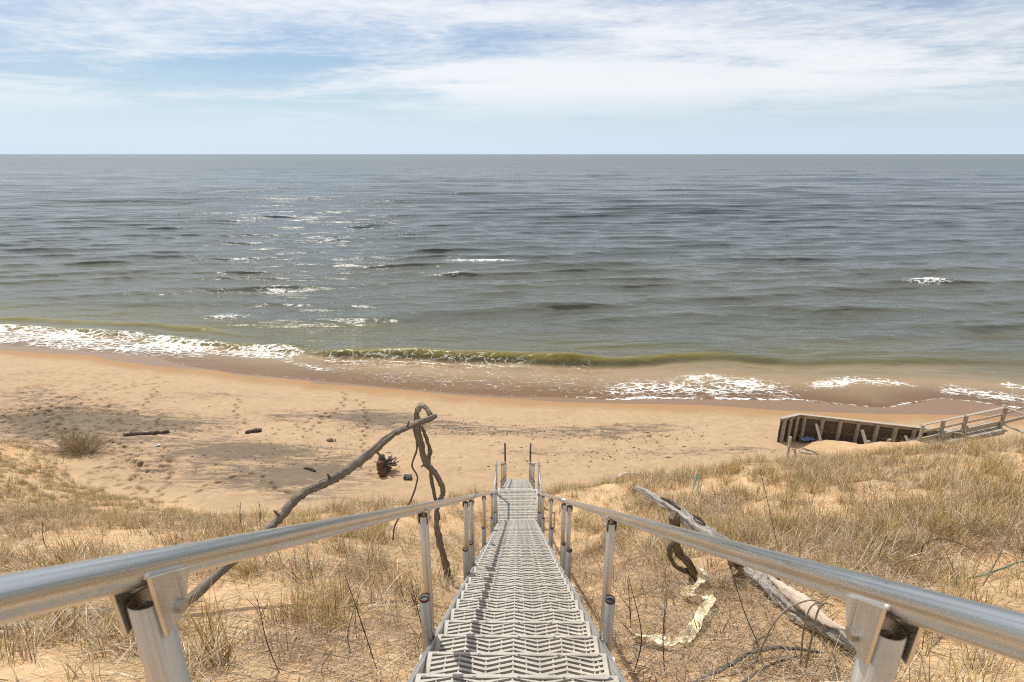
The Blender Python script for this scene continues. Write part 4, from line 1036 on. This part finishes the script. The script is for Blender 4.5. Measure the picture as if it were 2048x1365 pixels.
def build_boardwalk():
    zr0, zr1 = 3.35, 4.0
    R0 = Pz(1846, 852, zr0); R1 = Pz(2012, 817, zr1)
    T = empty('timber_boardwalk', (R0[0], R0[1], ground(R0[0], R0[1])), 'weathered timber boardwalk stair with two-bar railing beside the seawall', 'boardwalk')
    d = (R1-R0); dn = d/np.linalg.norm(d); hor = np.array((dn[0], dn[1], 0)); hor /= np.linalg.norm(hor)
    near = np.array((hor[1], -hor[0], 0))                          # towards the viewer
    up = np.array((0, 0, 1.0))
    for k, t in enumerate((0.0, 0.245, 0.52, 1.0)):
        p = R0+d*t
        b = MB(); b.beam(p-up*1.75, p+up*(0.06 if k else 0.02), 0.14, 0.13, hor, jit=.006); b.build('post', M['timber'], T)
        if k in (1, 2):
            b = MB(); b.beam(p+near*.115-up*1.8, p+near*.115-up*0.52, 0.26, 0.10, hor, jit=.006); b.build('post_block', M['timber'], T)
    for (o, w, h) in ((0.0, 0.15, 0.05), (-0.46, 0.06, 0.12)):
        b = MB(); b.beam(R0+up*o-near*.09, R1+up*o-near*.09, w, h, jit=.004); b.build('rail', M['timberl'], T)
    b = MB(); b.beam(R0-up*1.02-near*.10, R1-up*1.02-near*.10, 0.06, 0.30, jit=.004); b.build('toe_board', M['timberl'], T)
    for k in range(22):
        p = R0+d*(0.02+0.97*k/21)-up*1.26
        b = MB(); b.beam(p+near*0.42, p-near*0.75, 0.25, 0.05, jit=.006); b.build('deck_board', M['timberl'] if k % 3 else M['timber'], T)
    b = MB(); b.beam(R0-up*1.42+near*.3, R1-up*1.42+near*.3, 0.05, 0.2); b.build('stringer', M['timber'], T)
    # the flight that turns towards the dune at the right edge
    E1 = R1+np.array((3.2, -3.2, -0.55)); E2 = R1+np.array((4.5, 1.0, 0.55))
    b = MB(); b.beam(R1+up*.02, E1, 0.15, 0.05); b.build('rail', M['timberl'], T)
    b = MB(); b.beam(R1-up*.35, E2, 0.06, 0.12); b.build('rail', M['timberl'], T)
    b = MB(); b.beam(R1-up*.95, R1+np.array((5, 1.0, -.2)), 0.06, 0.2); b.build('rail', M['timberl'], T)
    for k in range(5):
        b = MB(); p = R1-up*(1.0+0.12*k)-near*0.1+hor*0.3*k; b.beam(p, p+np.array((3.0, -2.4, -0.9)), 0.12, 0.05, jit=.01); b.build('deck_board', M['timberl'], T)
    b = MB(); p = R1+np.array((2.5, -2.0, -.3)); b.beam(p-up*1.8, p, 0.13, 0.13, hor); b.build('post', M['timberl'], T)
    b = MB(); b.beam(R0+np.array((-3.2, -1.3, -1.75)), R0+np.array((.3, -1.2, -1.6)), .9, .05); b.build('ramp', M['timberl'], T)
build_boardwalk()
def build_willow():
    p = hit(160, 905); T = empty('willow_shrub', tuple(p), 'bare red-brown willow shrub fanning out at the foot of the left dune', 'shrub')
    r = np.random.default_rng(21)
    S = np.dot(p-CAM, AX_F)/FPX
    b = MB()
    for k in range(260):
        a = r.normal(0, 0.95); a = max(-1.5, min(1.5, a)); ln = r.uniform(0.35, 1.0)*(44+34*abs(math.sin(a)))*S
        az = r.uniform(-0.6, 0.6)
        d = np.array((math.sin(a), az*0.8, math.cos(a)*0.75+0.12)); d /= np.linalg.norm(d)
        o = np.array((r.normal(0, .45), r.normal(0, .3), 0.0)); q0 = p+o; q0[2] = ground(q0[0], q0[1])-0.02
        q1 = q0+d*ln*.5+r.normal(0, .05, 3); q2 = q0+d*ln+np.array((0, 0, .12))+r.normal(0, .08, 3)
        b.tube([q0, q1, q2], [.011, .008, .004], 4, False)
        for s in range(2):
            t = r.uniform(.3, .8); qa = q0+(q2-q0)*t; b.tube([qa, qa+(d+r.normal(0, .35, 3))*ln*.25], [.008, .004], 3, False)
    o = b.build('stems', M['willow'], T); tag(o, kind='stuff')
build_willow()
# ------------------------------------------------------------------ dune grass and litter (nobody could count the blades)
def blades(n, rad, lmin, lmax, lean, droop, cols, seed, width=0.0085, flat=False, seg=3):
    r = np.random.default_rng(seed); V = []; F = []; C = []
    for i in range(n):
        a = r.uniform(0, 2*math.pi); rr = rad*math.sqrt(r.random())
        p = np.array((rr*math.cos(a), rr*math.sin(a), -0.03))
        az = a + r.normal(0, 1.3) if not flat else r.uniform(0, 2*math.pi)
        ln = r.uniform(lmin, lmax); th = abs(r.normal(0, lean)) if not flat else r.uniform(1.1, 1.5)
        if flat: p[2] = r.uniform(0.0, 0.05)
        dr = droop*r.uniform(-0.2, 1.6)
        side = np.array((-math.sin(az), math.cos(az), 0)); tw = r.uniform(-0.9, 0.9)
        b0 = len(V); w = width*r.uniform(0.6, 1.3); c0 = np.array(cols[r.integers(len(cols))])*r.uniform(0.75, 1.2)
        for s in range(seg+1):
            t = s/seg; h = th+dr*t
            if s: p = p + ln/seg*np.array((math.sin(h)*math.cos(az), math.sin(h)*math.sin(az), math.cos(h)))
            sd = side*math.cos(tw)+np.array((math.cos(az), math.sin(az), 0))*math.sin(tw)
            ww = w*(1-t*0.85)
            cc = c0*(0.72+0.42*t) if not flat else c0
            if s < seg:
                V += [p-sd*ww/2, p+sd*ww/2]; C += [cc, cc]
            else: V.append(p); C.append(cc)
        for s in range(seg-1): F.append([b0+2*s, b0+2*s+1, b0+2*s+3, b0+2*s+2])
        F.append([b0+2*(seg-1), b0+2*(seg-1)+1, b0+2*seg])
    me = bpy.data.meshes.new('tuft'); me.from_pydata([tuple(v) for v in V], [], F)
    at = me.attributes.new('tint', 'FLOAT_COLOR', 'POINT')
    at.data.foreach_set('color', np.column_stack([np.array(C), np.ones(len(C))]).astype(np.float32).ravel())
    me.materials.append(M['blade']); me.update()
    return me
STRAW = [(.74, .63, .43), (.60, .48, .28), (.52, .39, .18), (.84, .76, .60), (.15, .105, .05), (.36, .27, .13)]
OCHRE = [(.60, .43, .15), (.46, .31, .08), (.64, .49, .23), (.76, .64, .42), (.16, .11, .04), (.34, .27, .09)]
GREEN = [(.20, .19, .065), (.26, .22, .085), (.36, .29, .14), (.46, .38, .22), (.13, .14, .05)]
GREY = [(.30, .245, .18), (.22, .17, .12), (.42, .35, .25), (.12, .09, .065), (.50, .42, .30)]
def make_stuff(name, meshes, P, rot, scl, idx):
    coll = bpy.data.collections.new(name+'_parts')
    for i, me in enumerate(meshes):
        o = bpy.data.objects.new('%s_%02d' % (name, i), me); coll.objects.link(o)
    me = bpy.data.meshes.new(name); me.from_pydata([tuple(p) for p in P], [], [])
    for nm, typ, arr, key in (('rot', 'FLOAT_VECTOR', rot, 'vector'), ('scl', 'FLOAT', scl, 'value'), ('idx', 'INT', idx, 'value')):
        a = me.attributes.new(nm, typ, 'POINT'); a.data.foreach_set(key, np.ascontiguousarray(arr, dtype=np.int32 if typ == 'INT' else np.float32).ravel())
    o = bpy.data.objects.new(name, me); COL.objects.link(o)
    ng = bpy.data.node_groups.new(name, 'GeometryNodeTree')
    ng.interface.new_socket('Geometry', in_out='INPUT', socket_type='NodeSocketGeometry')
    ng.interface.new_socket('Geometry', in_out='OUTPUT', socket_type='NodeSocketGeometry')
    gi = ng.nodes.new('NodeGroupInput'); go = ng.nodes.new('NodeGroupOutput')
    ci = ng.nodes.new('GeometryNodeCollectionInfo'); ci.inputs['Collection'].default_value = coll
    ci.inputs['Separate Children'].default_value = True; ci.inputs['Reset Children'].default_value = True
    ip = ng.nodes.new('GeometryNodeInstanceOnPoints'); ip.inputs['Pick Instance'].default_value = True
    m2p = ng.nodes.new('GeometryNodeMeshToPoints')
    def na(nm, dt):
        n = ng.nodes.new('GeometryNodeInputNamedAttribute'); n.data_type = dt; n.inputs['Name'].default_value = nm; return n.outputs['Attribute']
    ng.links.new(gi.outputs[0], m2p.inputs[0]); ng.links.new(m2p.outputs[0], ip.inputs['Points'])
    ng.links.new(ci.outputs[0], ip.inputs['Instance']); ng.links.new(na('idx', 'INT'), ip.inputs['Instance Index'])
    e2r = ng.nodes.new('FunctionNodeEulerToRotation'); ng.links.new(na('rot', 'FLOAT_VECTOR'), e2r.inputs[0]); ng.links.new(e2r.outputs[0], ip.inputs['Rotation'])
    ng.links.new(na('scl', 'FLOAT'), ip.inputs['Scale']); ng.links.new(ip.outputs[0], go.inputs[0])
    o.modifiers.new('scatter', 'NODES').node_group = ng
    return o
def scatter(n, dens, box, seed):
    r = np.random.default_rng(seed)
    x = r.uniform(box[0], box[1], n); y = r.uniform(box[2], box[3], n)
    z, h = terrain_base(x, y); px, py = project(x, y, z)
    d = dens(x, y, np.clip(px, -200, 2250), np.clip(py, 700, 1800), h)
    k = r.random(n) < d
    k &= ~((np.abs(x) < 0.50) & (y < 13.5)) & ~((np.abs(x) < 0.62) & (y > 11.5) & (y < 13.6)) & ~((np.abs(x) < 0.5) & (y >= 13.5))
    return x[k], y[k], z[k], r
def patchy(x, y, s, seed, lo=0.35, hi=0.65): return sstep(lo, hi, fbm(x*s, y*s, seed, 3))
def dens_tall(x, y, px, py, h):
    right = blobs(px, py, [(1900, 960, 420, 100, 1.5), (1550, 985, 280, 60, 1.3), (1330, 985, 190, 40, 1.0), (1130, 985, 80, 25, .7), (1500, 1050, 220, 60, .6), (1800, 1080, 260, 90, .65), (1950, 1330, 170, 90, .9), (2100, 1150, 200, 100, .5),
                           (1180, 1060, 80, 40, .45), (1330, 1090, 60, 40, .3), (1400, 1000, 300, 22, .4), (1220, 1030, 60, 30, .4)])
    left = blobs(px, py, [(0, 955, 250, 70, 2.0), (130, 965, 150, 42, 1.4), (60, 1100, 320, 50, .6), (330, 1130, 200, 60, .8), (620, 1060, 190, 40, .65), (800, 1020, 160, 30, .8), (940, 985, 70, 22, .85), (950, 1150, 45, 90, .75), (640, 1200, 120, 70, .5),
                          (470, 1230, 190, 90, .65), (300, 1300, 260, 90, .75), (60, 1330, 260, 80, .9), (560, 1330, 130, 60, .45), (700, 1110, 110, 50, .5), (900, 1090, 60, 50, .5), (780, 1230, 70, 60, .2)])
    d = np.where(x > 0, right, left)
    d = np.clip(d, 0, 1)
    d = d*(np.where(x > 1.5, 0.30, np.where(x < -11, 0.55, 0.12))+0.80*patchy(x, y, 0.9, 201, 0.42, 0.58))*sstep(0.35, 0.75, h)
    d *= 1-np.where(x > 1.5, 0.3, 0.75)*sstep(0.60, 0.72, fbm(x*0.5+40, y*0.5, 205, 3))*sstep(1150, 1080, py)
    d = d*np.where((py > 1060) & (x < 1.5), 0.12+0.75*patchy(x, y, 1.9, 207, 0.48, 0.56), 1.0)*np.where((py > 1120) & (x >= 1.5), 0.35+0.65*patchy(x, y, 1.9, 208, 0.47, 0.55), 1.0)
    return np.clip(d, 0, 1)
def dens_short(x, y, px, py, h):
    d = 0.07+blobs(px, py, [(150, 1040, 260, 40, .35), (350, 1030, 130, 25, .30), (100, 960, 200, 50, .7), (700, 1180, 200, 110, .45), (1300, 1150, 170, 110, .5), (1450, 1250, 200, 100, .4), (1600, 1020, 300, 50, .3), (1180, 1270, 60, 100, .4), (450, 1060, 200, 40, .45),
                        (1250, 1010, 200, 40, .4), (850, 1250, 60, 90, .4)])
    return np.clip(d, 0, 1)*(0.25+0.75*patchy(x, y, 1.1, 211))*sstep(0.3, 0.7, h)
def dens_litter(x, y, px, py, h):
    d = 0.36+blobs(px, py, [(1400, 1200, 300, 120, .75), (1700, 1180, 220, 120, .6), (700, 1230, 240, 110, .45), (130, 1250, 160, 60, .5), (1900, 1120, 220, 80, .5), (1340, 1155, 100, 34, 1.2), (1650, 1220, 160, 60, .8), (1600, 1330, 260, 80, .8), (300, 1050, 300, 60, .1)])
    return np.clip(d, 0, 1)*(0.3+0.7*patchy(x, y, 0.8, 221))*sstep(0.3, 0.7, h)
def scatter_all():
    nb = 1
    tall = [blades(46, .12, .22, .50, .34, .8, STRAW, 301), blades(56, .13, .24, .56, .36, .8, OCHRE, 302), blades(38, .12, .18, .45, .50, .9, STRAW, 303), blades(50, .15, .2, .48, .45, .8, STRAW+OCHRE, 304),
            blades(60, .15, .16, .40, .7, .9, GREEN, 307), blades(34, .09, .24, .54, .28, .7, OCHRE, 305), blades(42, .18, .16, .42, .7, .9, STRAW, 306)]
    box = (-34, 30, 0.3, 29)
    x, y, z, r = scatter(46000, dens_tall, box, 401)
    x2, y2, z2, _ = scatter(4000, dens_tall, (-7, 9, 0.3, 9), 402)
    x, y, z = np.concatenate([x, x2]), np.concatenate([y, y2]), np.concatenate([z, z2]); n = len(x)
    # the left mound carries shorter, greener grass
    rot = np.column_stack([r.normal(0, .10, n)-0.10, r.normal(0, .10, n)+0.10, r.uniform(0, 6.28, n)])
    s = r.uniform(.65, 1.15, n)*np.where((x < -7) & (y > 8), .8, 1)
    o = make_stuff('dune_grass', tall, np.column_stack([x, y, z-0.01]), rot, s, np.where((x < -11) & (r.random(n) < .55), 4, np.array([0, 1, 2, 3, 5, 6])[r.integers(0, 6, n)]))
    tag(o, 'tall dry straw-coloured dune grass covering the slope', 'grass', kind='stuff')
    short = [blades(16, .10, .10, .30, .35, .4, GREEN, 311, .007), blades(22, .14, .08, .26, .5, .5, STRAW, 312, .007), blades(12, .08, .15, .34, .25, .3, GREEN, 313, .007), blades(26, .16, .08, .22, .6, .5, GREEN+STRAW, 314, .007)]
    x, y, z, r = scatter(42000, dens_short, box, 403); n = len(x)
    o = make_stuff('short_grass', short, np.column_stack([x, y, z-0.005]), np.column_stack([r.normal(0, .1, n), r.normal(0, .1, n), r.uniform(0, 6.28, n)]), r.uniform(.7, 1.4, n), r.integers(0, len(short), n))
    tag(o, 'short sparse green-brown shoots growing in the bare sand', 'grass', kind='stuff')
    lit = [blades(26, .30, .10, .38, .3, .25, GREY+STRAW, 321, .006, True), blades(30, .34, .08, .45, .3, .2, GREY, 322, .007, True), blades(18, .3, .2, .55, .3, .2, STRAW, 323, .006, True), blades(14, .35, .25, .75, .3, .3, [(.10, .075, .055), (.17, .13, .10), (.26, .22, .17)], 324, .011, True)]
    x, y, z, r = scatter(23000, dens_litter, (-14, 16, 0.3, 16), 404); n = len(x)
    sl = 0.0
    o = make_stuff('dead_grass_litter', lit, np.column_stack([x, y, z+0.012]), np.column_stack([np.full(n, -0.52), np.zeros(n), np.zeros(n)]), r.uniform(.7, 1.25, n), np.array([0, 1, 1, 2, 3, 3])[r.integers(0, 6, n)])
    tag(o, 'flattened dead stems and twigs littering the sandy slope', 'litter', kind='stuff')
scatter_all()

# ------------------------------------------------------------------ single dead weeds and brambles
def weed(label, px, top, lean_y=0.0, side=5, seed=0, r0=0.005, mat='twig', name='dead_weed', group='dead weed stalks'):
    g = hit(*px); p0 = np.array((g[0], g[1], ground(g[0], g[1])-0.03)); p1 = Py(top[0], top[1], g[1]+lean_y)
    T = empty(name, tuple(p0), label, 'weed', group); r = np.random.default_rng(seed)
    b = MB(); m = (p0+p1)/2+r.normal(0, .03, 3); L = np.linalg.norm(p1-p0)
    c, rr = crom([p0, m, p1], [r0, r0*.8, r0*.4], 5); b.tube(c, rr, 5, True, .2, seed); b.build('stalk', M[mat], T, True)
    if side:
        b = MB()
        for k in range(side):
            t = r.uniform(.3, .95); a = p0+(p1-p0)*t; d = (p1-p0)/L+r.normal(0, .55, 3); b.tube([a, a+d*L*r.uniform(.06, .16)], [r0*.5, r0*.25], 4, False)
        o = b.build('side_twigs', M[mat], T); tag(o, kind='stuff')
weed('tall thin dead weed rising behind the right rail in the grass', (1558, 1102), (1522, 948), .3, 8, 1, .006)
weed('long thin stalk leaning right at the right edge', (1965, 1172), (2046, 1000), .1, 2, 2, .007, 'twiggrey')
weed('dark weed stem standing on sand beside the right rail post', (1268, 1345), (1256, 1150), -.1, 12, 3, .006)
weed('dark branching weed between the right post and the plastic strip', (1330, 1345), (1330, 1215), -.1, 10, 4, .005)
weed('thin dark stem crossing in front of the fallen log', (1520, 1290), (1455, 1110), -.1, 6, 5, .005)
weed('thin dark weed left of the stairs near the second post', (845, 1365), (826, 1180), -.1, 12, 6, .006)
weed('dark leaning weed on the sand left of the stairs', (755, 1340), (690, 1150), -.1, 8, 7, .005)
weed('dark upright weed farther left of the stairs', (700, 1300), (722, 1180), 0, 8, 8, .005)
weed('thin weed stem in the grass under the left rail', (560, 1345), (515, 1200), -.1, 7, 9, .005)
weed('thin weed standing over the dune edge beside the leaning bough', (487, 1062), (481, 1004), 0, 4, 10, .012, 'twiggrey')
weed('thin forked weed over the dune edge right of the other one', (519, 1060), (519, 1008), 0, 6, 11, .012, 'twiggrey')
weed('short bent weed on the dune edge under the bough', (540, 1062), (556, 1020), 0, 4, 12, .01, 'twiggrey')
weed('small dead weed on the left sand slope', (95, 1100), (85, 1045), 0, 9, 13, .008)
weed('dark weed in the grass just right of the lower stairs', (1105, 1180), (1108, 1110), 0, 6, 14, .006)
weed('slim dark weed behind the right rail near the edge', (1755, 1130), (1775, 1070), 0, 4, 15, .006)
def bramble(label, px, dep_lift, r0, seed, mat='twiggrey'):
    pts = []
    for p, l in zip(px, dep_lift):
        h = hit(*p) if l == 0 else None
        pts.append(h)
    g0 = pts[0]; gl = pts[-1] if pts[-1] is not None else g0
    n = len(px); q = []
    for i, (p, l) in enumerate(zip(px, dep_lift)):
        y = g0[1]+(gl[1]-g0[1])*i/(n-1); q.append(Py(p[0], p[1], y) if l else np.array(hit(*p)))
    b = MB(); c, rr = crom(q, list(np.linspace(r0, r0*.5, n)), 6); b.tube(c, rr, 6, True, .15, seed)
    tag(b.build('bramble_cane', M[mat], None, True), label, 'bramble', 'arching bare canes')
bramble('bare cane arching over the log end, leftmost of three', [(1505, 1340), (1540, 1260), (1570, 1222), (1600, 1206), (1626, 1201), (1648, 1210)], [0, 1, 1, 1, 1, 1], .008, 1)
bramble('bare cane arching over the log end, middle of three', [(1600, 1345), (1606, 1270), (1616, 1225), (1632, 1207), (1650, 1213)], [0, 1, 1, 1, 1], .008, 2)
bramble('bare cane arching over the log end, rightmost of three', [(1608, 1352), (1625, 1270), (1635, 1225), (1648, 1207), (1668, 1212)], [0, 1, 1, 1, 1], .009, 3)
bramble('long dark cane arching over sand above the right rail', [(1840, 1118), (1848, 1090), (1880, 1078), (1930, 1092), (1985, 1120), (2048, 1150)], [0, 1, 1, 1, 1, 1], .008, 4, 'twig')
bramble('upper thin dark cane reaching the right edge', [(1872, 1078), (1890, 1058), (1940, 1050), (2000, 1052), (2060, 1058)], [0, 1, 1, 1, 1], .007, 5, 'twig')
bramble('second thin dark cane below the upper one at right', [(1880, 1068), (1930, 1066), (1990, 1062), (2050, 1056), (2070, 1060)], [0, 1, 1, 1, 1], .006, 6, 'twig')
bramble('low dark cane arching just behind the right rail', [(1782, 1138), (1800, 1125), (1840, 1122), (1890, 1130), (1935, 1148), (1960, 1160)], [0, 1, 1, 1, 1, 1], .007, 7, 'twig')

# ------------------------------------------------------------------ pebbles and bits of wrack strewn along the beach
def build_wrack():
    ms = []
    for k in range(4):
        bm = bmesh.new(); bmesh.ops.create_icosphere(bm, subdivisions=1, radius=0.05)
        rr = np.random.default_rng(700+k)
        for v in bm.verts: v.co = v.co*rr.uniform(.75, 1.25); v.co.x *= (1.2, 1.6, 3.5, 1.1)[k]; v.co.z *= .6
        me = bpy.data.meshes.new('bit'); bm.to_mesh(me); bm.free(); me.materials.append(M[('stone', 'bark', 'twig', 'stone')[k]]); ms.append(me)
    r = np.random.default_rng(77); P = []
    lst = [(1000, 862, 260, 9, 220), (1200, 872, 200, 14, 200), (800, 845, 160, 12, 130), (1350, 905, 220, 14, 110), (300, 850, 260, 35, 220), (560, 910, 260, 35, 200), (700, 890, 200, 40, 90), (1100, 915, 180, 18, 90), (1640, 900, 60, 10, 60)]
    for cx, cy, rx, ry, n in lst:
        for _ in range(n):
            h = hit(r.normal(cx, rx*.6), r.normal(cy, ry*.7))
            if 17 < h[1] < 40: P.append((h[0], h[1], h[2]+.01))
    n = len(P)
    o = make_stuff('beach_pebbles', ms, np.array(P), np.column_stack([np.zeros(n), np.zeros(n), r.uniform(0, 6.28, n)]), r.uniform(.35, 1.0, n)**1.5, r.integers(0, 4, n))
    tag(o, 'dark pebbles and bits of driftwood strewn over the beach', 'pebbles', kind='stuff')
build_wrack()
